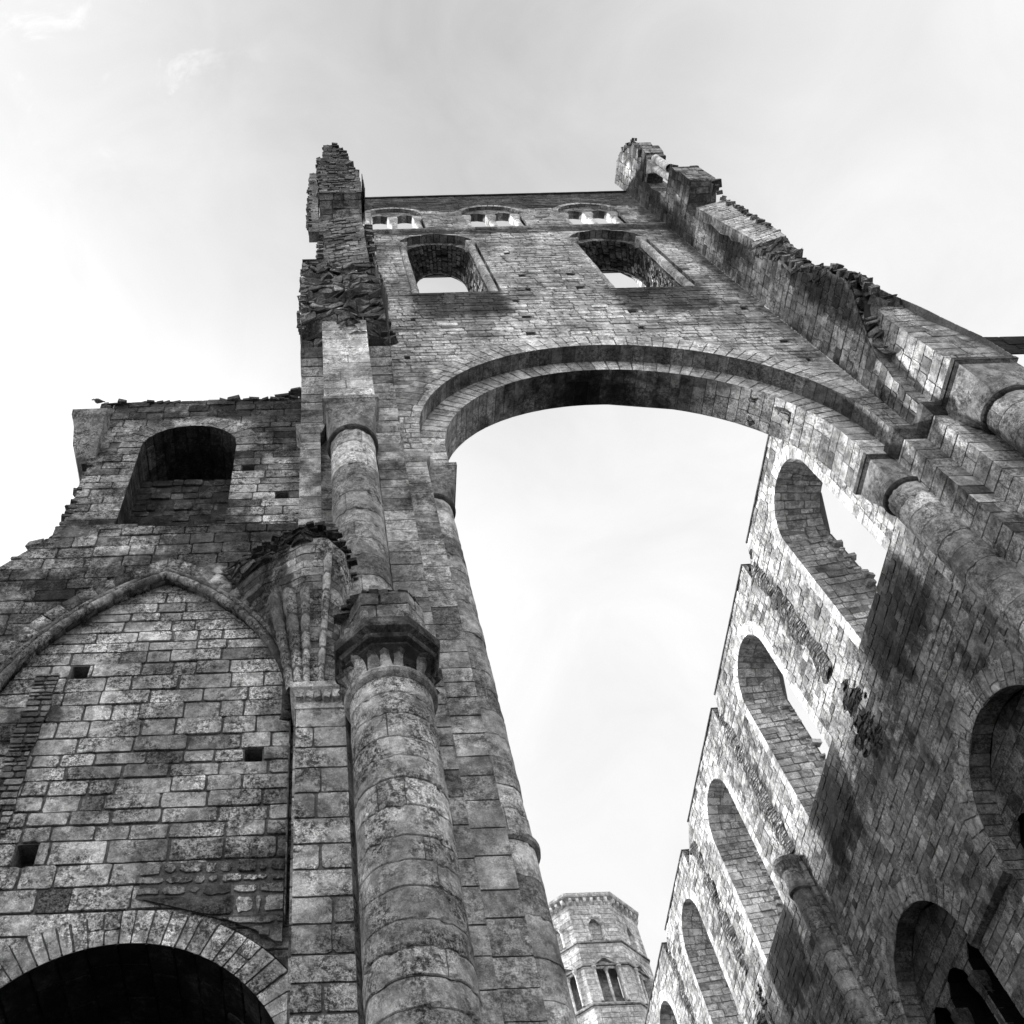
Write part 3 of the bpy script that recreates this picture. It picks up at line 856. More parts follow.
def F(s, t):
    z = 24.6 + 7.3 * t
    y = lerp(8.35, 8.55, t) + .12 * math.sin(z * 1.6 + s * 3) + (.3 * min(1, max(0, 26 - z)))
    if t < .04: y += .6
    e = .04 * noise.noise(V((s, 0, z * 2)))
    return V((lerp(-.6, 1.62, s) + e, y, z)), V((0, -1, 0))
lay(mb, lambda u, v, w: V((u, 9.0 - w, v)), lambda z: [(-.5, 1.5)], [24.4, 32.0], ch=(.2, .3), bl=(.3, .5), tone=(.2, .1), seed=119)
torn(mb, F, 90, 230, amp=.14, freq=2.6, tone=.3, seed=9, size=1.5)
r = random.Random(41)
crumble(mb, [(-.55, 8.5, 25.3), (-.55, 8.6, 31.5), (-.1, 8.6, 31.8), (-.02, 8.6, 35)], size=.10, step=.28, r=r, spread=(.03, .1, .1))
crumble(mb, [(1.62, 8.7, 25.3), (1.6, 8.8, 32), (1.6, 8.9, 37)], size=.12, step=.35, r=r, spread=(.06, .15, .1))
mb.build('torn_masonry', RUB, pl_)
mb = MB()
# side skins of the torn part
for x, sg, z0, z1, ya in ((-.6, -1, 25.3, 31.9, 8.55), (.02, -1, 31.7, 38, 8.75)):
    lay(mb, lambda u, v, w, x=x, sg=sg: V((x + w * sg, u, v)), lambda z, ya=ya: [(ya, 10)], [z0, z1], ch=(.3, .5), bl=(.3, .6), tone=(.35, .15), seed=106)
strip(mb, [V((-.6, 8.5, 31.9)), V((-.6, 10, 31.9))], [V((0, 8.5, 31.9)), V((0, 10, 31.9))], sign=-1, tone=(.3, .1))
# jamb face above the tear
def js(z): return [(-.05 + .05 * noise.noise(V((0, 9, z))), 1.42 + .06 * noise.noise(V((5, 9, z))))]
lay(mb, lambda u, v, w: V((u, 8.55 + (1.4 - u) * .12 - w, v)), js, [31.6, 38.4], ch=(.18, .28), bl=(.2, .5), jit=.035, d=.03, tone=(.55, .2), seed=107, stain=lambda x, z: .35 + .4 * noise.noise(V((x, 0, z * .5))))
# turret top, stepping up to a point, leaning out over the crossing on the start of an arch
def ts(z):
    n = .05 * noise.noise(V((z * 3, 1, 0)))
    if z < 41.9: return [(-.02 + n, 1.5 + n)]
    if z < 44.6: return [(.02 + n, 1.1 - n)]
    if z < 46.0: return [(.15 + n, .98 - n)]
    if z < 46.8: return [(.2 - n, .78 + n)]
    return [(.22, .72 + n)]
zz = [38.2, 41.9, 44.6, 46.0, 46.8, 47.5]
lay(mb, lambda u, v, w: V((u, 7.9 - w, v)), ts, zz, ch=(.2, .34), bl=(.18, .42), jit=.05, d=.04, tone=(.32, .16), seed=108, stain=lambda x, z: .55 if z > 42 else .3)
for sx in (0, 1):
    lay(mb, lambda u, v, w, sx=sx: V((ts(v)[0][sx] + w * (1 if sx else -1), u, v)), lambda z: [(7.9, 9.6)], zz, ch=(.2, .34), bl=(.3, .5), jit=.03, tone=(.3, .15), seed=109 + sx)
for (a, b, z) in ((1.05, 1.5, 41.9), (-.02, .2, 44.6), (.9, 1.1, 44.6), (.75, 1, 46), (.2, .8, 47.5)):
    strip(mb, [V((a, 7.9, z)), V((b, 7.9, z))], [V((a, 9.6, z)), V((b, 9.6, z))], sign=1, seed=4)
strip(mb, [V((-.02, 8.7, 37.4)), V((-.02, 8.35, 38.0)), V((-.02, 7.9, 38.25))], [V((1.45, 8.7, 37.4)), V((1.45, 8.35, 38.0)), V((1.45, 7.9, 38.25))], sign=1, jit=.04, tone=(.35, .2), seed=111)
crumble(mb, [(.25, 8.0, 47.5), (.7, 8.0, 47.5), (.85, 8.0, 46.6), (1.0, 8, 45.6), (1.1, 8.0, 44.2), (1.3, 8.0, 42.0), (1.5, 8.05, 42.1)], size=.14, step=.2, r=r, tone=.2, spread=(.04, .1, .08))
crumble(mb, [(.0, 8.0, 44.8), (-.02, 7.95, 38.4)], size=.10, step=.3, r=r, tone=.3, spread=(.05, .1, .08))
mb.build('turret', RUB, pl_)
mb = MB()                                   # thin slab still hanging at the turret's outer corner
walls(mb, [(-.05, 8.6), (-.40, 8.6), (-.40, 8.25), (-.08, 8.25), (-.08, 8.6)][::-1][::-1], 34.2, 43.4, seed=112, ch=(.3, .45), bl=(.3, .5), jit=.02, tone=(.45, .2))
strip(mb, [V((-.40, 8.25, 34.2)), V((-.08, 8.25, 34.2))], [V((-.40, 8.6, 34.2)), V((-.05, 8.6, 34.2))], sign=1)
crumble(mb, [(-.25, 8.4, 43.4), (-.3, 8.4, 43.5), (-.38, 8.35, 40), (-.38, 8.3, 34.3)], size=.08, step=.35, r=r, spread=(.05, .1, .1))
mb.build('hanging_slab', RUB, pl_)
mb = MB()
cyl(mb, (1.62, 8.95), .14, 33.6, 38.3, n=16, seg=1, tone=(.8, .08), ch=(.6, .9))
loft(mb, [circ((1.62, 8.95), .15, 38.25, 24), squ((1.62, 8.95), .2, 38.5, 24), squ((1.62, 8.95), .2, 38.62, 24)], .5)
mb.build('nook_shaft', PALE, pl_)

# ==================================================================== GABLE WALL WITH WALLED-UP WINDOW
gw = thing('niche_wall', 'broken upper wall at the left with one dark walled-up round-headed window', 'ruined wall')
NC = (-3.0, 1.03, 17.9, 21.25)
def nsp(z):
    n = .06 * noise.noise(V((0, 4, z * 2)))
    if z < 20.7: l = -5.02 + n
    elif z < 22.35: l = -5.25 - (z - 20.7) * .22 + n
    else: l = -5.3 + n
    a = ahw(z, NC[1] + (.07 if z > NC[3] else 0), NC[2], NC[3])
    return cutspans([(l, -.55)], [(NC[0] - a, NC[0] + a)] if a else [])
def nst(x, z):
    s = .5 + .7 * noise.noise(V((x * .6, 2., z * .5)))
    if z > 22.6: s += .35
    return s
mb = MB()
P9 = lambda u, v, w: V((u, 9.5 - w, v))
lay(mb, P9, nsp, [17.4, 17.9, 21.25, 22.35, 23.7], ch=(.24, .36), bl=(.35, .8), tone=(.45, .2), d=.03, jit=.02, seed=121, stain=nst, holes=[(-1.66, 20.16), (-1.5, 17.75), (-.93, 18.94)])
walls(mb, [(-5.0, 11.7), (-5.0, 9.5)], 17.4, 23.6, seed=122)
lay(mb, lambda u, v, w: V((u, 11.7 + w, v)), lambda z: [(-5, -.5)], [10, 23.6], ch=(.5, .7), bl=(1, 2), seed=123)
strip(mb, [V((-5.3, 9.5, 23.7)), V((-.55, 9.5, 23.7))], [V((-5.3, 11.7, 23.7)), V((-.55, 11.7, 23.7))], up=True)
mb.build('wall_face', NEAR, gw)
mb = MB(); r = random.Random(51)
crumble(mb, [(-5.2, 9.58, 23.66), (-.7, 9.58, 23.66)], size=.12, step=.12, r=r, tone=.3, spread=(.05, .05, .03))
crumble(mb, [(-1.0, 9.6, 23.85), (-.6, 9.55, 24.1)], size=.14, step=.14, r=r, tone=.25, spread=(.1, .1, .06))
crumble(mb, [(-5.0, 9.55, 17.5), (-5.0, 9.55, 20.6)], size=.08, step=.3, r=r, tone=.4, spread=(.04, .05, .1))
mb.build('broken_crest', DARK, gw)
mb = MB()
molding(mb, [(-5.25, 10.4), (-5.25, 9.5), (-4.9, 9.5)], [(-.05, 20.65), (.05, 20.7), (.18, 21.1), (.3, 21.9), (.4, 22.2), (.42, 22.45), (-.05, 22.5)], tone=.3)
mb.build('corner_cornice', NEAR, gw)
mb = MB()
molding(mb, [(-5.05, 9.5), (-3.55, 9.5)], [(-.03, 17.42), (.14, 17.44), (.15, 17.72), (-.03, 17.8)], tone=.2, stain=.6)
mb.build('sill_course', NEAR, gw)
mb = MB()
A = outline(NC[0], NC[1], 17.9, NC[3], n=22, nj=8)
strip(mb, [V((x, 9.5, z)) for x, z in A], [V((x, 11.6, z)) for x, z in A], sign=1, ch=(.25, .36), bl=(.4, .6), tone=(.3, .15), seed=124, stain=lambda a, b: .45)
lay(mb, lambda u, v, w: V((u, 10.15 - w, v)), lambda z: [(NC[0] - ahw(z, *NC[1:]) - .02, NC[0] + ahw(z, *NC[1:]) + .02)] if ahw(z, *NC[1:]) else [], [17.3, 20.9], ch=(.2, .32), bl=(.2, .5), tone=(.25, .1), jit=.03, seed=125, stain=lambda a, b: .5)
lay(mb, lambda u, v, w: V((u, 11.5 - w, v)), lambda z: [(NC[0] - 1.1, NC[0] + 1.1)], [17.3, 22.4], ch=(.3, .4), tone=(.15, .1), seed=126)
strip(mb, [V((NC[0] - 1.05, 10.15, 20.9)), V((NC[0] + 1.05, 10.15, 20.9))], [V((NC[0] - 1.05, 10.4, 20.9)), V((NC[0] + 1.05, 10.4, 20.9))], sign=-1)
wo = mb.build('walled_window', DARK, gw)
mb = MB()
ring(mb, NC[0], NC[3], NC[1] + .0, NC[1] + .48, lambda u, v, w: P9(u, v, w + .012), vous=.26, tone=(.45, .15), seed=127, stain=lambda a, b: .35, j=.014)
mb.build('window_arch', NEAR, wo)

# ==================================================================== LEFT WALL WITH POINTED BLIND ARCH
lw = thing('blind_arch_wall', 'lower left masonry wall with a big pointed blind arch above a dark round-headed opening', 'ruined wall')
PC = (-2.77, 2.13, 0.0, 13.1); PR = (4.43, 2.18, 12.0)
def pr_(d): return (PR[0] + d, PR[1], PR[2])
OC = (-2.34, 1.83, 0.0, 7.0)
def lsp(z):
    n = .08 * noise.noise(V((3, 0, z * 2)))
    if z < 12: l = -15
    elif z < 16.2: l = lerp(-15, -5.75, (z - 12) / 4.2)
    else: l = lerp(-5.75, -4.9, (z - 16.2) / 1.25)
    rt = -.45 if z > 12.3 else -3
    a = ahw(z, PC[1], 0, PC[3], R=PR)
    return cutspans([(l + n, rt)], [(PC[0] - a, PC[0] + a)] if a else [])
def lst(x, z):
    s = .32 + .75 * noise.noise(V((x * .5, 7., z * .5)))
    if z > 14.2: s += .22
    if x > -1.6 and z > 13: s += .3
    return s
P93 = lambda u, v, w: V((u, 9.3 - w, v))
P945 = lambda u, v, w: V((u, 9.47 - w, v))
mb = MB()
lay(mb, P93, lsp, [0, 12.3, 13.1, 15.85, 17.5], ch=(.26, .36), bl=(.38, .78), tone=(.55, .2), d=.03, jit=.018, seed=131, stain=lst)
strip(mb, [V((-15, 9.3, 12)), V((-5.75, 9.3, 16.2)), V((-4.9, 9.3, 17.5)), V((-.5, 9.3, 17.5))], [V((-15, 11.5, 12)), V((-5.75, 11.5, 16.2)), V((-4.9, 11.5, 17.5)), V((-.5, 11.5, 17.5))], up=True, tone=(.3, .1))
mb.build('wall_face', NEAR, lw)
mb = MB()
def psp(z):
    a = ahw(z, PC[1], 0, PC[3], R=PR)
    if not a: return []
    b = ahw(z, OC[1] + .45, 0, OC[3])
    return cutspans([(PC[0] - a - .03, PC[0] + a + (.03 if z > 12.3 else .1))], [(OC[0] - b, OC[0] + b)] if b else [])
def pst2(x, z):
    s = .1 + .6 * noise.noise(V((x * .7, 1., z * .6)))
    if z < 10.4 and x > -2.4: s += .35 * min(1, (x + 2.4) / 1.2)
    if z > 14.6: s += .25
    if z > 12 and x < -3.9: s += .3
    return s
lay(mb, P945, psp, [0, 7, OC[3] + OC[1] + .45, 9.95, 13.1, 15.84], ch=(.22, .35), bl=(.30, .78), tone=(.66, .19), j=.016, d=.03, jit=.014, cut=.032, seed=132, stain=pst2, holes=[(-3.77, 10.1), (-1.13, 11.8), (-3.81, 13.5)])
mb.build('blocked_panel', NEAR, lw)
mb = MB(); r = random.Random(61)
crumble(mb, [(-5.8, 9.4, 16.2), (-5.3, 9.4, 16.9), (-4.95, 9.4, 17.4)], size=.12, step=.16, r=r, tone=.35, spread=(.06, .1, .05))
lay(mb, lambda u, v, w: P945(u, v, w + .06), lambda z: [(-4.42 + .05 * noise.noise(V((z * 3, 0, 0))), -4.08 + .1 * noise.noise(V((z * 2, 4, 0))))], [10.4, 13.5], ch=(.07, .13), bl=(.1, .26), j=.016, d=.035, jit=.02, cut=.03, tone=(.4, .25), seed=137)
mb.build('rubble_fill', RUB, lw); mb = MB()
lay(mb, lambda u, v, w: P945(u, v, w + .045), lambda z: [(max(-3.2, OC[0] + 1.1 * (ahw(z, 2.3, 0, 7) or .0) ) + .1 * noise.noise(V((z * 4, 0, 0))), -.66)], [8.4, 9.9], ch=(.10, .26), bl=(.10, .34), j=.028, d=.026, jit=.014, cut=.10, tone=(.5, .3), seed=138, stain=lambda x, z: .38)
mb.build('rubble_fill', NEAR, lw); mb = MB()
crumble(mb, [(-.9, 9.5, 9.0), (-.8, 9.5, 8.8)], size=.05, step=.1, r=r)
mb.build('rubble_fill', RUB, lw)
A = outline(PC[0], PC[1], 9.0, PC[3], R=PR, n=26, nj=12)
mb = MB()
strip(mb, [V((x, 9.3, z)) for x, z in A], [V((x, 9.48, z)) for x, z in A], sign=1, ch=(.3, .4), bl=(9, 10), tone=(.3, .1), seed=133)
# roll moulding and hood along the pointed arch
def tube(mb, pts, rad, n=10, tone=.45, joint=.42, seed=2, squash=1.0, grow=0.0):
    r = random.Random(seed); rings = []; cs = []
    f, L = polyat(pts); m = int(L[-1] / .07); s = []
    nj = [i * joint for i in range(1, int(L[-1] / joint))]
    vs = []; fs = []
    tn = tone
    for i in range(m + 1):
        d = L[-1] * i / m
        p = f(d); t = (f(min(L[-1], d + .05)) - f(max(0, d - .05))).normalized()
        b = V((0, 1, 0)); a = t.cross(b).normalized(); b = a.cross(t)
        near = min([abs(d - q) for q in nj] + [9])
        k = .8 if near < .035 else 1.0
        if near < .035: tn = min(1, max(0, tone + r.gauss(0, .14)))
        for q in range(n):
            an = 2 * PI * q / n
            vs.append(p + (a * math.cos(an) + b * math.sin(an) * squash) * rad * (1 + grow * d / L[-1]) * k * (1 + .04 * noise.noise(p * 5)))
            cs.append((tn, 1.0 if near < .035 else 0.0, .25))
    for i in range(m):
        for q in range(n):
            q2 = (q + 1) % n
            fs.append((i * n + q, i * n + q2, (i + 1) * n + q2, (i + 1) * n + q))
    mb.add(vs, fs, cs)
A2 = outline(PC[0], PC[1] - .04, 12.25, PC[3], R=pr_(-.04), n=30, nj=3)
tube(mb, [V((x, 9.25, z)) for x, z in A2], .07, tone=.2, seed=3)
boulder(mb, (A2[-1][0], 9.27, A2[-1][1] - .02), .09, .08, .06, random.Random(2), .3)
A3 = outline(PC[0], PC[1] + .1, 12.9, PC[3], R=pr_(.09), n=30, nj=2)
tube(mb, [V((x, 9.26, z)) for x, z in A3], .05, tone=.15, seed=4)
ring2 = outline(PC[0], PC[1] + .16, 13.0, PC[3], R=pr_(.15), n=30, nj=2)
ring3 = outline(PC[0], PC[1] + .5, 13.0, PC[3], R=pr_(.48), n=30, nj=2)
strip(mb, [V((x, 9.285, z)) for x, z in ring2], [V((x, 9.285, z)) for x, z in ring3], to=V((-2.7, -50, 10)), ch=(.22, .34), bl=(9, 10), tone=(.42, .2), j=.018, jit=.012, seed=139, stain=lambda u, v: .45)
mb.build('arch_moulding', NEAR, lw, smooth=True)
mb = MB()
ring(mb, OC[0], OC[3], OC[1], OC[1] + .42, lambda u, v, w: P945(u, v, w + .02), vous=.15, bl=(.25, .6), tone=(.66, .14), j=.010, d=.022, jit=.012, seed=134)
A = outline(OC[0], OC[1], 0, OC[3], n=16, nj=14)
mb.build('arch_ring', NEAR, lw)
mb = MB()
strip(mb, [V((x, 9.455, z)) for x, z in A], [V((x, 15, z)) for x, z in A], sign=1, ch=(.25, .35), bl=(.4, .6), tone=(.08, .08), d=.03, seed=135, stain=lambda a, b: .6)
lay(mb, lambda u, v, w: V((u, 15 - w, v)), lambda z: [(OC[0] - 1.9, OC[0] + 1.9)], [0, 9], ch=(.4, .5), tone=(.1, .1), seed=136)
mb.build('dark_passage', DARK, lw)  # passage interior coloured near-black to deepen its shade
# torn vault springer
vs_ = thing('vault_springer', 'torn springing of a lost ribbed vault between the blind arch and the thick column', 'vault remnant')
mb = MB()
cap = V((-.22, 8.95, 12.25))
def web(s, t):
    # s from the left end on the wall round to the pier; bottom gathers on the capital
    top = [V((-1.75, 9.28, 15.75)), V((-1.3, 8.85, 15.75)), V((-.85, 8.35, 15.35)), V((-.45, 8.1, 15.35)), V((-.05, 8.05, 15.3)), V((.25, 8.15, 14.9)), V((.35, 8.7, 14.6)), V((.4, 9.3, 14.6))]
    bot = [V((-.62, 9.25, 12.9)), V((-.56, 9.0, 12.5)), V((-.5, 8.85, 12.25)), V((-.4, 8.8, 12.22)), V((-.22, 8.78, 12.22)), V((-.05, 8.78, 12.22)), V((.1, 8.85, 12.22)), V((.15, 9.2, 12.22))]
    x = s * 7; i = min(6, int(x)); f = x - i
    a = bot[i].lerp(bot[i + 1], f); b = top[i].lerp(top[i + 1], f)
    p = a.lerp(b, t)
    # hollow curve: stays near the wall and sweeps out at the top
    out = t ** 1.9
    p.y = lerp(a.y, b.y, out) + .0
    p.x = lerp(a.x, b.x, t ** 1.35)
    return p
def F(s, t):
    p = web(s, t)
    e = .02
    du = web(min(1, s + e), t) - web(max(0, s - e), t); dv = web(s, min(1, t + e)) - web(s, max(0, t - e))
    n = du.cross(dv)
    if n.length > 1e-6: n.normalize()
    if n.y > 0: n = -n
    return p, n
# coursed web stones
def Pw(u, v, w):
    p, n = F(min(1, max(0, u / 3.0)), min(1, max(0, v / 3.3)))
    return p + n * w
lay(mb, Pw, lambda z: [(0, 3.0)], [0, 3.05], ch=(.12, .17), bl=(.25, .6), d=.012, j=.006, jit=.006, tone=(.5, .2), nu=4, seed=141, stain=lambda u, v: .15 + .25 * v / 3.3 + (.3 if u < 1.0 else 0))  # left part of the web darkened in colour for its shadowed hollow
mb.build('web', NEAR, vs_)
mb = MB()
def F2(s, t):
    p, n = F(s, .90 + .1 * min(1, t * 2))
    if t > .5: p = p + V((.0, (t - .5) * 1.9, .22 * math.sin((t - .5) * 3)))
    return p, (n + V((0, 0, .6 * t))).normalized()
torn(mb, F2, 170, 46, amp=.09, freq=4.2, tone=.26, seed=5)
r = random.Random(71)
crumble(mb, [web(s, .99) for s in (0, .15, .3, .45, .6, .75, .9)], size=.07, step=.07, r=r, tone=.25, spread=(.05, .05, .08))
mb.build('torn_edge', DARK, vs_)
for k, (s0, tmax, rad) in enumerate(((.30, .62, .07), (.44, .60, .06), (.60, .82, .055))):
    mb = MB()
    pts = [F(s0, t * tmax)[0] + V((0, -.04, 0)) for t in [i / 16 for i in range(17)]]
    tube(mb, pts, rad * .9, n=5, tone=.6, seed=6 + k, joint=.36, squash=1.3, grow=(.9, .5, .35)[k])
    if k == 0: tube(mb, [q + V((-.12 - .1 * i / 16, .05, 0)) for i, q in enumerate(pts)], rad * .8, n=5, tone=.5, seed=12, joint=.4, squash=1.3, grow=.8)
    mb.build('vault_rib', NEAR, vs_, smooth=True)

# ==================================================================== NAVE WALLS
def nave_wall(XW, s, name, label, full):
    """s=+1: face looks towards -x"""
    root = thing(name, label, 'nave wall')
    T = 1.25
    P = lambda u, v, w: V((XW - s * w, u, v))
    Y0, Y1 = 11.3, 66.0
    nb = 9
    cy = [14.0 + 6.12 * k for k in range(nb)]
    piers = [17.06 + 6.12 * k for k in range(nb)]
    W = [(c, 1.28, 21.15, 25.75) for c in cy]
    TR = [(c + .05, 1.93, 12.0, 14.92) for c in cy]
    notch = [(16.7, 17.5), (22.8, 23.4), (28.9, 30.4), (35.0, 35.8), (41.2, 42.0)]
    def sp(z):
        h = []
        for c, hw, a, b in W:
            q = ahw(z, hw + (.07 if z > b else 0), a, b)
            if q: h.append((c - q, c + q))
        for c, hw, a, b in TR:
            q = ahw(z, hw + .02, a, b)
            if q: h.append((c - q, c + q))
        if z > 27.2:
            d = (z - 27.2) / .8
            for a, b in notch: h.append((lerp(b - .1, a, d), b))
        return cutspans([(Y0, Y1)], h)
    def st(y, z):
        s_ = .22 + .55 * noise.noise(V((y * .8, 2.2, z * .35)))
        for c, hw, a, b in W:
            if z < a and abs(y - c) < 2.3: s_ = max(s_, 1.5 * min(1, max(0, 3.0 + 1.6 * noise.noise(V((y * 1.9, 3.3, c))) - (a - z)) * .45) * min(1, max(0, 1.7 + .5 * noise.noise(V((z, y, 0))) - .10 * (a - z) - abs(y - c)) * 1.3))  # much darker below each window sill
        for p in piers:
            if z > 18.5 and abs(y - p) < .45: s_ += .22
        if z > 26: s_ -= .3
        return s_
    mb = MB()
    bk = [0, 12.0, 14.92, 16.87, 21.15, 25.75, 27.1, 27.2, 28.0]
    if full:
        lay(mb, P, sp, bk[:2], ch=(.45, .6), bl=(.6, 1.2), tone=(.5, .2), seed=201)
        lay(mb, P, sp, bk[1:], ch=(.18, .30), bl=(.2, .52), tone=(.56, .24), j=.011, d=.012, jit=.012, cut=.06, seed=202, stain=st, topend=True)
    else:
        lay(mb, P, sp, bk, ch=(.5, .6), bl=(1.0, 1.8), seed=203)
    # back and top
    Wb = [(c, 1.02, 21.15, 25.75) for c in cy] if full else []  # unseen opposite wall has its windows closed to keep sun patches out
    def sb(z):
        h = []
        for c, hw, a, b in Wb:
            q = ahw(z, hw, a, b)
            if q: h.append((c - q, c + q))
        if z > 27.0:
            for a, b in notch: h.append((a - .1, b))
        return cutspans([(Y0, Y1)], h)
    lay(mb, lambda u, v, w: V((XW + s * (T + w), u, v)), sb, [0, 21.15, 25.75, 26.77, 27.0, 27.9], ch=(.6, .8), bl=(1.2, 2), seed=204)
    ys = [Y0] + [v for ab in notch for v in ab] + [Y1]
    for a, b in zip(ys[::2], ys[1::2]):
        strip(mb, [V((XW, a, 27.97)), V((XW, b, 27.97))], [V((XW + s * T, a, 27.92)), V((XW + s * T, b, 27.92))], up=True, ch=(.8, 1.2))
    for a, b in notch:
        strip(mb, [V((XW, b, 27.0)), V((XW, b, 28.0))], [V((XW + s * T, b, 27.0)), V((XW + s * T, b, 27.95))], to=V((XW, 0, 27)), ch=(.2, .3), bl=(.3, .5), jit=.03, tone=(.7, .15))
        strip(mb, [V((XW, b - .1, 27.15)), V((XW, a, 28.0))], [V((XW + s * T, b - .1, 27.05)), V((XW + s * T, a - .1, 27.9))], up=True, ch=(.2, .3), jit=.03, tone=(.3, .15))
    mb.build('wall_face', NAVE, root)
    # coping: thin dark line broken at each pier
    ys = [Y0] + [v for ab in notch for v in ab] + [Y1]
    for a, b in zip(ys[::2], ys[1::2]):
        mb = MB()
        q = [(XW, b), (XW, a)] if s > 0 else [(XW, a), (XW, b)]
        molding(mb, q, [(-.3, 28.0), (.03, 28.0), (.035, 28.05), (-.3, 28.07)], tone=.3, stain=.3, seglen=.7)
        mb.build('coping', DARK, root)
    mb = MB()
    if full:
        r = random.Random(77)
        for a, b in notch:
            crumble(mb, [(XW + .15, a - .1, 27.9), (XW + .15, (a + b) / 2, 27.3), (XW + .15, b + .1, 27.9)], size=.1, step=.15, r=r, tone=.2, spread=(.1, .06, .05))
    if full: mb.build('broken_crest', DARK, root)
    for k, (c, hw, a, b) in enumerate(W):
        w = MB()
        A = outline(c, hw, a, b, n=12, nj=14); B = outline(c, 1.05, a, b, n=12, nj=14)
        if full:
            ring(w, c, b, hw, hw + .4, lambda u, v, q: P(u, v, q + .006), vous=.22, j=.010, tone=(.45, .25), seed=215 + k, stain=lambda u_, v_: .3)
            for sg_ in (-1, 1):
                u0 = c + sg_ * (hw + .15) - .15
                lay(w, lambda u, v, q: P(u, v, q + .004), lambda z, u0=u0: [(u0, u0 + .3)], [a, b], ch=(.2, .32), bl=(9, 10), j=.010, tone=(.45, .25), seed=216 + k, stain=lambda u_, v_: .3)
            strip(w, [V((XW, x, z)) for x, z in A], [V((XW + s * T, x, z)) for x, z in B], sign=-s, ch=(.18, .32), bl=(.25, .55), j=.014, d=.03, jit=.03, tone=(.7, .25), seed=210 + k, arris=True)
            strip(w, [V((XW, c - hw, a)), V((XW, c + hw, a))], [V((XW + s * T, c - 1.05, a)), V((XW + s * T, c + 1.05, a))], sign=s, ch=(.3, .5))
            if k < 5:
                r = random.Random(300 + k)
                crumble(w, [V((XW + s * (T - .1), c + 1.05, z)) for z in (a + .2, b - .3)], size=.13, step=.22, r=r, tone=.5, spread=(.12, .06, .05))
        else:
            strip(w, [V((XW, x, z)) for x, z in A], [V((XW + s * T, x, z)) for x, z in B], sign=-s, ch=(.6, .8))
        w.build('window', REVEAL, root)
    if not full: return root
    for k, (c, hw, a, b) in enumerate(TR):
        w = MB()
        ring(w, c, b, hw, hw + .55, lambda u, v, q: P(u, v, q + .015), vous=.24, bl=(.28, .4), tone=(.62, .16), seed=220 + k)
        A = outline(c, hw, a, b, n=16, nj=8); D = .42
        strip(w, [V((XW, x, z)) for x, z in A], [V((XW + D, x, z)) for x, z in A], sign=-1, ch=(.2, .3), bl=(9, 10), tone=(.3, .12), seed=230 + k)
        sub = [(c - 1.28, .5), (c, .54), (c + 1.28, .5)]
        def ts2(z, c=c, sub=sub, a=a, b=b, hw=hw):
            q = ahw(z, hw, a, b)
            if not q: return []
            h = []
            for cc, hh in sub:
                e = ahw(z, hh, 0, 14.95)
                if e: h.append((cc - e, cc + e))
            return cutspans([(c - q, c + q)], h)
        lay(w, lambda u, v, q: V((XW + D - q, u, v)), ts2, [12.0, 14.92, 15.45, 15.49, 16.84], ch=(.24, .36), bl=(.3, .6), tone=(.22, .12), seed=240 + k, stain=lambda u_, z_: .35)  # recessed infill toned darker for the shade inside the arch
        wq = MB()
        for cc, hh in sub:
            S = outline(cc, hh, 12.0, 14.95, n=7, nj=6)
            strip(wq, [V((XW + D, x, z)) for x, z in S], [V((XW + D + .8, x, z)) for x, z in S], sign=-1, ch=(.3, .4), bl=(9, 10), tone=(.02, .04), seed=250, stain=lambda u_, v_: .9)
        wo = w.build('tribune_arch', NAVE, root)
        wq.build('recess', DARK, wo)  # void linings coloured black for the shade inside
        for q in (-.65, .65):
            m2 = MB(); cc = (XW + D + .1, c + q)
            cyl(m2, cc, .12, 12.0, 14.45, n=16, seg=1, ch=(.6, .9), tone=(.4, .1))
            loft(m2, [circ(cc, .13, 14.42, 24), squ(cc, .15, 14.8, 24), squ(cc, .15, 14.95, 24)], .4)
            m2.build('colonnette', DARK, wo)  # dark colour deepens the shade of the recess
        # closed gallery room behind, walls toned near-black to deepen its shade
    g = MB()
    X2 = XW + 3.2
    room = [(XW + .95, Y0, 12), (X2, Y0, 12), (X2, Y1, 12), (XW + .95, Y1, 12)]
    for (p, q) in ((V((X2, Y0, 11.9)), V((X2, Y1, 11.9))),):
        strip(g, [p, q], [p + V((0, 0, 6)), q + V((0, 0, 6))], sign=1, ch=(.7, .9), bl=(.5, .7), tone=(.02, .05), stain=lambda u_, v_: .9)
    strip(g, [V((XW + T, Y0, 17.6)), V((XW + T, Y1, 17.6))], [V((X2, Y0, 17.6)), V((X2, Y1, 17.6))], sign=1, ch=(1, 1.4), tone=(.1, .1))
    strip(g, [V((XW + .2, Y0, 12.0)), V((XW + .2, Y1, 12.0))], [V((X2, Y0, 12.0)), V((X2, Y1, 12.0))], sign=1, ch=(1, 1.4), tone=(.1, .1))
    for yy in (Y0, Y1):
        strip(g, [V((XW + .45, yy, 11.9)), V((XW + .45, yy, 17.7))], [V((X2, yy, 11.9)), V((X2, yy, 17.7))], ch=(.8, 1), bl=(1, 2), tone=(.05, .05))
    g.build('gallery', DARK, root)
    # string course between tribune arches
    for c0, c1 in zip(TR[:-1], TR[1:]):
        m = MB()
        molding(m, [(XW, c1[0] - 1.95), (XW, c0[0] + 1.95)], [(-.02, 14.62), (.04, 14.64), (.12, 14.72), (.13, 14.88), (-.02, 14.9)], tone=.25, stain=.5)
        m.build('string_course', STONE, root)
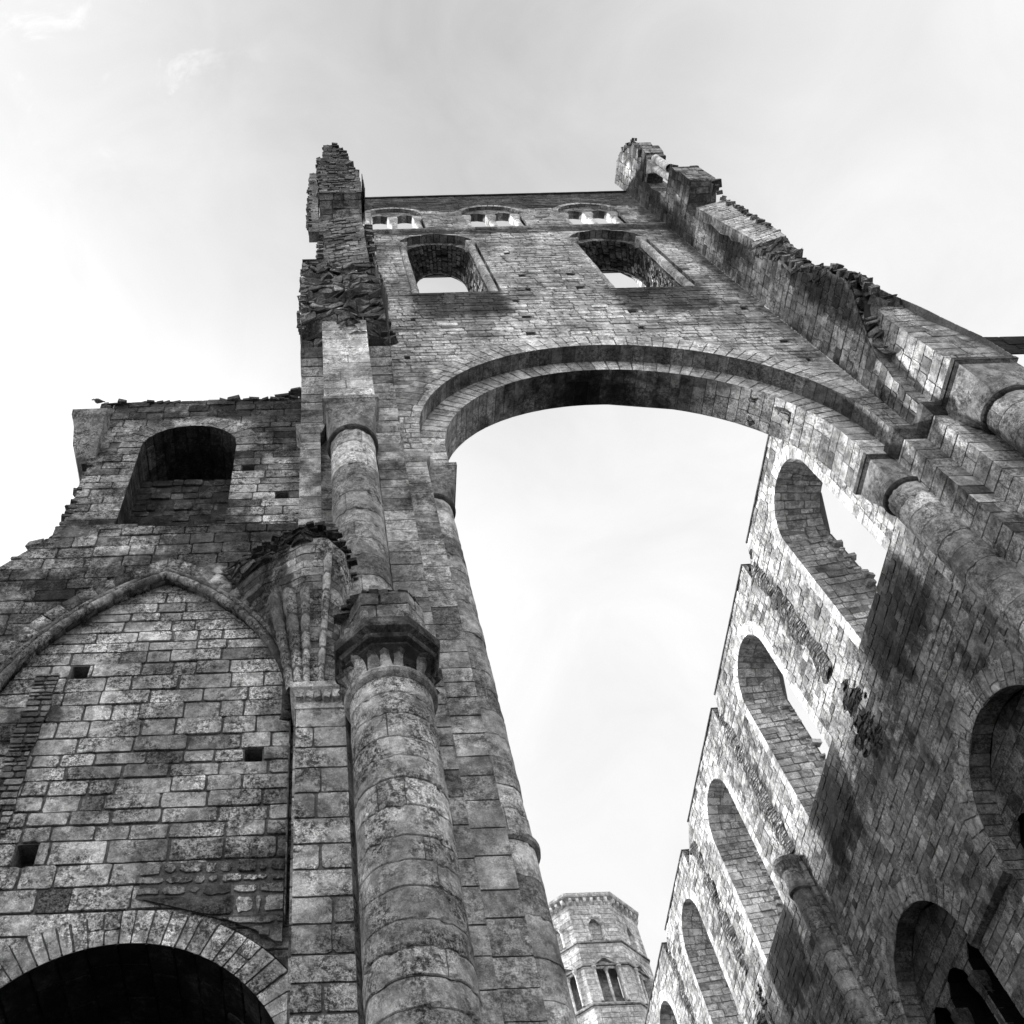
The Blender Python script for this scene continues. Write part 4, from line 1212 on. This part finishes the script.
    # scars of the lost wall shafts, and the surviving shafts
    for k, p in enumerate(piers[:6]):
        m = MB()
        z0 = 21.4 if k % 2 else 22.0
        def F(s_, t, p=p, z0=z0):
            return V((XW + .03 - .10 * math.sin(PI * s_) , p - .38 + .76 * s_ + .08 * noise.noise(V((t * 9, k, 0))), lerp(z0, 27.3, t))), V((-1, 0, 0))
        torn(m, F, 22, 150, amp=.04, freq=3.6, tone=.3, seed=k, size=.62)
        m.build('shaft_scar', RUB, root)
        m = MB()
        if k % 2 == 0:                      # torn pocket where the shaft was ripped out
            def F3(s_, t, p=p):
                y_ = p - .8 + 1.6 * s_; z_ = 19.1 + 2.5 * t
                e_ = max(0, ((s_ - .5) / .5) ** 2 + ((t - .5) / .5) ** 2 - .75)
                return V((XW + .0 + .25 * e_, y_, z_)), V((-1, 0, 0))
            torn(m, F3, 90, 24, amp=.09, freq=3.2, tone=.1, seed=20 + k, size=.8)
            m.build('torn_pocket', DARK, root)
        if k % 2 == 1:
            sh = MB(); c = (XW - .28, p)
            cyl(sh, c, .27, 0, 20.1, n=24, seg=1, ch=(.5, .7), seed=260 + k, tone=(.4, .12))
            walls(sh, [(XW + .05, p + .36), (XW - .12, p + .36), (XW - .12, p - .36), (XW + .05, p - .36)], 0, 20.9, seed=261, tone=(.4, .12))
            so_ = sh.build('wall_shaft', STONE, root)
            sh = MB()
            loft(sh, [circ(c, .27, 20.05, 32), circ(c, .34, 20.1, 32), circ(c, .34, 20.18, 32), circ(c, .28, 20.22, 32), circ(c, .28, 20.75, 32), circ(c, .33, 20.8, 32), circ(c, .42, 20.98, 32), circ(c, .43, 21.1, 32)], .3, False, True)
            sh.build('capital', STONE, so_)
    return root
nave_wall(13.0, 1, 'nave_wall', 'long receding wall of the roofless nave at the right, with tall round-headed openings showing sky', True)
nave_wall(1.45, -1, 'nave_wall', 'opposite nave wall running back behind the left pier', False)

# transept wall beyond the right pier
tw = thing('transept_wall', 'dark stub of wall at the right edge behind the upper column', 'ruined wall')
mb = MB()
def wsp(z):
    a = ahw(z, .5, 24.3, 25.5)
    return cutspans([(14.7, 24)], [(17.6, 18.6)] if (a and 24.3 < z < 26.0) else [])
lay(mb, lambda u, v, w: V((u, 9.82 - w, v)), wsp, [0, 24.3, 26.0, 27.3], ch=(.3, .4), bl=(.4, .8), tone=(.18, .1), seed=271, stain=lambda a, b: .6)
lay(mb, lambda u, v, w: V((u, 11.5 + w, v)), wsp, [0, 24.3, 26.0, 27.3], ch=(.8, 1), bl=(1, 2), seed=272)
mb.build('wall_face', DARK, tw)

# ==================================================================== FAR OCTAGONAL TOWER
ft = thing('octagonal_tower', 'pale octagonal west tower standing far off between the great arch foot and the nave wall', 'tower')
TC = (17.5, 63.68); TRr = 3.98
def oct_pts(R): return [(TC[0] + R * math.cos(-PI / 2 - PI / 8 + k * PI / 4), TC[1] + R * math.sin(-PI / 2 - PI / 8 + k * PI / 4)) for k in range(8)]
op = oct_pts(TRr)
mb = MB()
side = 2 * TRr * math.sin(PI / 8)
for k in range(8):
    a = V((*op[k], 0)); b = V((*op[(k + 1) % 8], 0)); dr = (b - a).normalized(); nn = V((dr.y, -dr.x, 0))
    m_ = side / 2
    def fsp(z, m_=m_, k=k):
        h = []
        q = ahw(z, .42, 46.25, 47.6)
        if q: h.append((m_ - q, m_ + q))
        q = ahw(z, .72, 41.75, 44.2)
        if q: h.append((m_ - q, m_ + q))
        return cutspans([(0, side)], h)
    plane_lay(mb, a, dr, nn, fsp, [30, 41.75, 44.2, 44.92, 46.25, 47.6, 48.02, 49.6], ch=(.32, .45), bl=(.4, .9), tone=(.5, .14), seed=280 + k, j=.014)
walls(mb, [(14.0, 67), (14.0, 60.0), (21.2, 60.0), (21.2, 67)], 0, 30, seed=289, ch=(.8, 1), bl=(1, 2))
mb.build('wall_face', PALE, ft)
mb = MB()
ropts = oct_pts(TRr + .32)
loft(mb, [[V((x, y, 49.95)) for x, y in ropts], [V((TC[0] + (x - TC[0]) * .05, TC[1] + (y - TC[1]) * .05, 52.2)) for x, y in ropts]], .3)
mb.build('roof', DARK, ft)
mb = MB()
molding(mb, op, [(-.1, 49.6), (.02, 49.6), (.28, 49.7), (.34, 49.8), (.36, 49.97), (-.1, 50.0)], closed=True, tone=.4, seglen=.3)
mb.build('cornice', PALE, ft)
for zq in (46.05, 44.3, 41.45):
    mb = MB()
    molding(mb, op, [(-.02, zq), (.1, zq + .03), (.1, zq + .13), (-.02, zq + .16)], closed=True, tone=.3, seglen=1)
    mb.build('string_course', STONE, ft)
for k in range(8):
    a = V((*op[k], 0)); b = V((*op[(k + 1) % 8], 0)); dr = (b - a).normalized(); nn = V((dr.y, -dr.x, 0))
    if nn.y > .3: continue
    def PT(u, v, w, a=a, dr=dr, nn=nn): return a + dr * u + V((0, 0, v)) + nn * w
    for q in range(6):
        u = side * (q + .5) / 6; m = MB()
        rings = [[PT(u - .1, z, -.02), PT(u + .1, z, -.02), PT(u + .1, z, o), PT(u - .1, z, o)] for z, o in ((49.22, .03), (49.32, .2), (49.45, .26), (49.62, .27))]
        loft(m, rings, .6); m.build('corbel', PALE, ft)
    for kind, cc, hw, sl, spg in (('upper', side / 2, .42, 46.25, 47.6), ('lower', side / 2, .72, 41.75, 44.2)):
        m = MB(); A = outline(cc, hw, sl, spg, n=8, nj=3)
        strip(m, [PT(x, z, 0) for x, z in A], [PT(x, z, -.45) for x, z in A], sign=1, ch=(.3, .4), bl=(9, 10), tone=(.5, .1))
        ring(m, cc, spg, hw + .1, hw + .26, lambda u, v, w: PT(u, v, w + .03), vous=.2, tone=(.6, .1))
        bh = MB()
        # back of recess: blind infill above, dark below
        if kind == 'upper': zb0, zb1 = sl, spg + hw
        else: zb0, zb1 = spg + .1, spg + hw
        lay(m, lambda u, v, w: PT(u, v, w - .28), lambda z, hw=hw, sl=sl, spg=spg, cc=cc: [(cc - (ahw(z, hw, sl, spg) or .02), cc + (ahw(z, hw, sl, spg) or .02))], [zb0, zb1 - .01], ch=(.3, .4), bl=(.4, .6), tone=(.35 if kind == 'upper' else .7, .1))
        lay(m, lambda u, v, w: PT(u, v, w - 1.2), lambda z, cc=cc: [(cc - .9, cc + .9)], [sl - .5, spg + .8], ch=(.5, .6), tone=(.1, .05))
        wo = m.build('window', PALE, ft)
        for x in ([cc - hw - .12, cc + hw + .12] + ([cc] if kind == 'lower' else [])):
            s = MB(); p = PT(x, 0, .04 if abs(x - cc) > .01 else -.2)
            cyl(s, (p.x, p.y), .09, sl, spg - .2, n=12, seg=1, ch=(.8, 1), tone=(.7, .05))
            loft(s, [circ((p.x, p.y), .09, spg - .2, 16), circ((p.x, p.y), .17, spg, 16), circ((p.x, p.y), .17, spg + .1, 16)], .5)
            s.build('colonnette', PALE, wo)

# ==================================================================== BIRD
mat = bpy.data.materials.new('dark_plumage'); mat.use_nodes = True
b_ = mat.node_tree.nodes['Principled BSDF']; b_.inputs['Roughness'].default_value = .7
nn_ = mat.node_tree.nodes.new('ShaderNodeTexNoise'); nn_.inputs['Scale'].default_value = 30
cr_ = mat.node_tree.nodes.new('ShaderNodeValToRGB'); cr_.color_ramp.elements[0].color = (.02, .02, .02, 1); cr_.color_ramp.elements[1].color = (.06, .06, .06, 1)
mat.node_tree.links.new(nn_.outputs[0], cr_.inputs[0]); mat.node_tree.links.new(cr_.outputs[0], b_.inputs['Base Color'])
bd = thing('bird', 'small dark bird perched on the top left corner of the niche wall', 'bird')
BX, BY, BZ = -5.42, 9.5, 23.74
mb = MB()
prof = [(-.22, .012, .02), (-.16, .022, .03), (-.09, .05, .05), (-.02, .075, .075), (.05, .078, .085), (.1, .06, .10), (.13, .045, .135), (.15, .045, .165), (.18, .03, .175), (.2, .012, .17), (.235, .003, .165)]
rings = []
for dx, rad, dz in prof:
    rings.append([V((BX - dx, BY + rad * math.cos(2 * PI * k / 12), BZ + dz + .06 + rad * math.sin(2 * PI * k / 12))) for k in range(12)])
loft(mb, rings, 0); bo = mb.build('body', mat, bd, smooth=True)
for s_ in (-1, 1):
    mb = MB(); loft(mb, [circ((BX, BY + s_ * .03), .007, BZ - .01, 6), circ((BX, BY + s_ * .03), .007, BZ + .09, 6)], 0); mb.build('leg', mat, bd)

# ==================================================================== GROUND
gm = bpy.data.materials.new('worn_grass_and_gravel'); gm.use_nodes = True
nt = gm.node_tree; b_ = nt.nodes['Principled BSDF']; b_.inputs['Roughness'].default_value = .95
g1 = nt.nodes.new('ShaderNodeTexNoise'); g1.inputs['Scale'].default_value = .6; g1.inputs['Detail'].default_value = 9
tc = nt.nodes.new('ShaderNodeNewGeometry'); nt.links.new(tc.outputs['Position'], g1.inputs['Vector'])
cr = nt.nodes.new('ShaderNodeValToRGB'); cr.color_ramp.elements[0].position = .35; cr.color_ramp.elements[0].color = (.04, .04, .04, 1)
cr.color_ramp.elements[1].position = .65; cr.color_ramp.elements[1].color = (.12, .12, .12, 1)
nt.links.new(g1.outputs[0], cr.inputs[0]); nt.links.new(cr.outputs[0], b_.inputs['Base Color'])
mb = MB(); n = 40
vs = []; 
for j_ in range(n + 1):
    for i in range(n + 1):
        x = (i / n - .5); y = (j_ / n - .5)
        x = math.copysign(abs(x * 2) ** 2.2, x) * 1500; y = math.copysign(abs(y * 2) ** 2.2, y) * 1500
        vs.append(V((x, y, .0)))
mb.add(vs, [(a, a + 1, a + n + 2, a + n + 1) for j_ in range(n) for a in range(j_ * (n + 1), j_ * (n + 1) + n)], [(0, 0, 0)] * len(vs))
go = mb.build('ground', gm); tag(go, kind='structure')

# put every thing's Empty at the foot of the thing
def shift_bases():
    for o in list(col.objects):
        if o.type != 'EMPTY' or o.parent: continue
        lo_ = V((1e9,) * 3); hi_ = V((-1e9,) * 3)
        for c in o.children_recursive:
            for v in c.data.vertices:
                for i in range(3):
                    if v.co[i] < lo_[i]: lo_[i] = v.co[i]
                    if v.co[i] > hi_[i]: hi_[i] = v.co[i]
        b = V(((lo_.x + hi_.x) / 2, (lo_.y + hi_.y) / 2, lo_.z))
        o.location = b
        for c in o.children: c.location = -b
        o['kind'] = 'thing'
        if o.name == 'bird': o.scale = (.8, .8, .8)
shift_bases()

# ==================================================================== LIGHT
sd = V((-.68, .38, .43)).normalized()
elev = math.asin(sd.z); azm = math.atan2(sd.x, sd.y)
w = bpy.data.worlds.new('World'); sc.world = w; w.use_nodes = True
nt = w.node_tree; N = nt.nodes; L = nt.links
bg = N['Background']
sky = N.new('ShaderNodeTexSky'); sky.sky_type = 'NISHITA'; sky.sun_disc = False
sky.sun_elevation = elev; sky.sun_rotation = azm; sky.dust_density = 4
bw = N.new('ShaderNodeRGBToBW'); L.new(sky.outputs[0], bw.inputs[0])
tcw = N.new('ShaderNodeTexCoord')
sx = N.new('ShaderNodeSeparateXYZ'); L.new(tcw.outputs['Generated'], sx.inputs[0])
def mathn(op, a, b=None, clamp=False):
    n = N.new('ShaderNodeMath'); n.operation = op; n.use_clamp = clamp
    for i, x in enumerate((a, b)):
        if x is None: continue
        if isinstance(x, (int, float)): n.inputs[i].default_value = x
        else: L.new(x, n.inputs[i])
    return n.outputs[0]
nz = N.new('ShaderNodeTexNoise'); nz.inputs['Scale'].default_value = 2.2; nz.inputs['Detail'].default_value = 7; nz.inputs['Roughness'].default_value = .5; nz.inputs['Distortion'].default_value = .6
L.new(tcw.outputs['Generated'], nz.inputs['Vector'])
nz2 = N.new('ShaderNodeTexNoise'); nz2.inputs['Scale'].default_value = 6; nz2.inputs['Detail'].default_value = 8; nz2.inputs['Roughness'].default_value = .6; nz2.inputs['Distortion'].default_value = 1.2
L.new(tcw.outputs['Generated'], nz2.inputs['Vector'])
# veil of high cloud: brightest low, greyer overhead
mrz = N.new('ShaderNodeMapRange'); mrz.interpolation_type = 'SMOOTHSTEP'
for i, x in zip(range(1, 5), (.84, 1.0, 9.9, 6.5)): mrz.inputs[i].default_value = x
L.new(sx.outputs[2], mrz.inputs[0])
cl = mathn('ADD', mathn('MULTIPLY', mathn('SUBTRACT', nz.outputs[0], .5), 2.6), mathn('MULTIPLY', mathn('SUBTRACT', nz2.outputs[0], .5), 2.2))
veil = mathn('ADD', mrz.outputs[0], cl)
veil = mathn('MULTIPLY', veil, 1.0)
mixs = mathn('ADD', mathn('MULTIPLY', veil, .92), mathn('MULTIPLY', bw.outputs[0], .12))
cmb = N.new('ShaderNodeCombineColor')
nw = N.new('ShaderNodeTexNoise'); nw.inputs['Scale'].default_value = 17; nw.inputs['Detail'].default_value = 9; nw.inputs['Roughness'].default_value = .62; nw.inputs['Distortion'].default_value = .7
L.new(tcw.outputs['Generated'], nw.inputs['Vector'])
mw = N.new('ShaderNodeMapRange'); mw.interpolation_type = 'SMOOTHSTEP'
for i, x in zip(range(1, 5), (.55, .75, 0.0, 1.5)): mw.inputs[i].default_value = x
L.new(nw.outputs[0], mw.inputs[0])
dw = N.new('ShaderNodeVectorMath'); dw.operation = 'DOT_PRODUCT'
L.new(tcw.outputs['Generated'], dw.inputs[0]); dw.inputs[1].default_value = (-0.181, 0.0802, 0.9802)
mk = N.new('ShaderNodeMapRange'); mk.interpolation_type = 'SMOOTHSTEP'
for i, x in zip(range(1, 5), (.988, .999, 0.0, 1.0)): mk.inputs[i].default_value = x
L.new(dw.outputs['Value'], mk.inputs[0])
mixs = mathn('ADD', mixs, mathn('MULTIPLY', mw.outputs[0], mk.outputs[0]))
vd = N.new('ShaderNodeVectorMath'); vd.operation = 'DOT_PRODUCT'
L.new(tcw.outputs['Generated'], vd.inputs[0]); vd.inputs[1].default_value = tuple(sd)
mg = N.new('ShaderNodeMapRange'); mg.interpolation_type = 'SMOOTHSTEP'
for i, x in zip(range(1, 5), (.44, .72, 0.0, 2.6)): mg.inputs[i].default_value = x
L.new(vd.outputs['Value'], mg.inputs[0])
mixs = mathn('ADD', mixs, mg.outputs[0])
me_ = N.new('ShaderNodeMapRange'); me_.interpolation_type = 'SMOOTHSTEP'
for i, x in zip(range(1, 5), (.10, -.65, 1.0, 2.1)): me_.inputs[i].default_value = x  # sky behind the camera brightened, added to light the facing walls
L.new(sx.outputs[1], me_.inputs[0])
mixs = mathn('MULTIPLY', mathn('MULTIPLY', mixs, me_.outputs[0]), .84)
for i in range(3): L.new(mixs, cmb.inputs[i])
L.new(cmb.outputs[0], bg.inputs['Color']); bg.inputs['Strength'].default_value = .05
ld = bpy.data.lights.new('sun', 'SUN'); ld.energy = 4.4; ld.angle = math.radians(8); ld.color = (1, .995, .99)
lo = bpy.data.objects.new('sun', ld); link(lo)
lo.rotation_euler = (-sd).to_track_quat('-Z', 'Y').to_euler()

# ==================================================================== CAMERA
cam = bpy.data.cameras.new('camera'); co = bpy.data.objects.new('camera', cam); link(co)
cam.sensor_width = 36; cam.lens = 1006.3 / 1024 * 36; cam.shift_x = (512 - 348.135) / 1024
cam.clip_end = 5000; cam.clip_start = .05
R_ = Matrix.Rotation(math.radians(-2.10117), 4, 'Z') @ Matrix.Rotation(math.radians(150.16857), 4, 'X') @ Matrix.Rotation(math.radians(-3.57247), 4, 'Z')
co.matrix_world = Matrix.Translation((0, 0, 1.6)) @ R_
sc.camera = co
sc.view_settings.view_transform = 'Standard'; sc.view_settings.look = 'None'
sc.view_settings.exposure = 1.25; sc.view_settings.gamma = 1
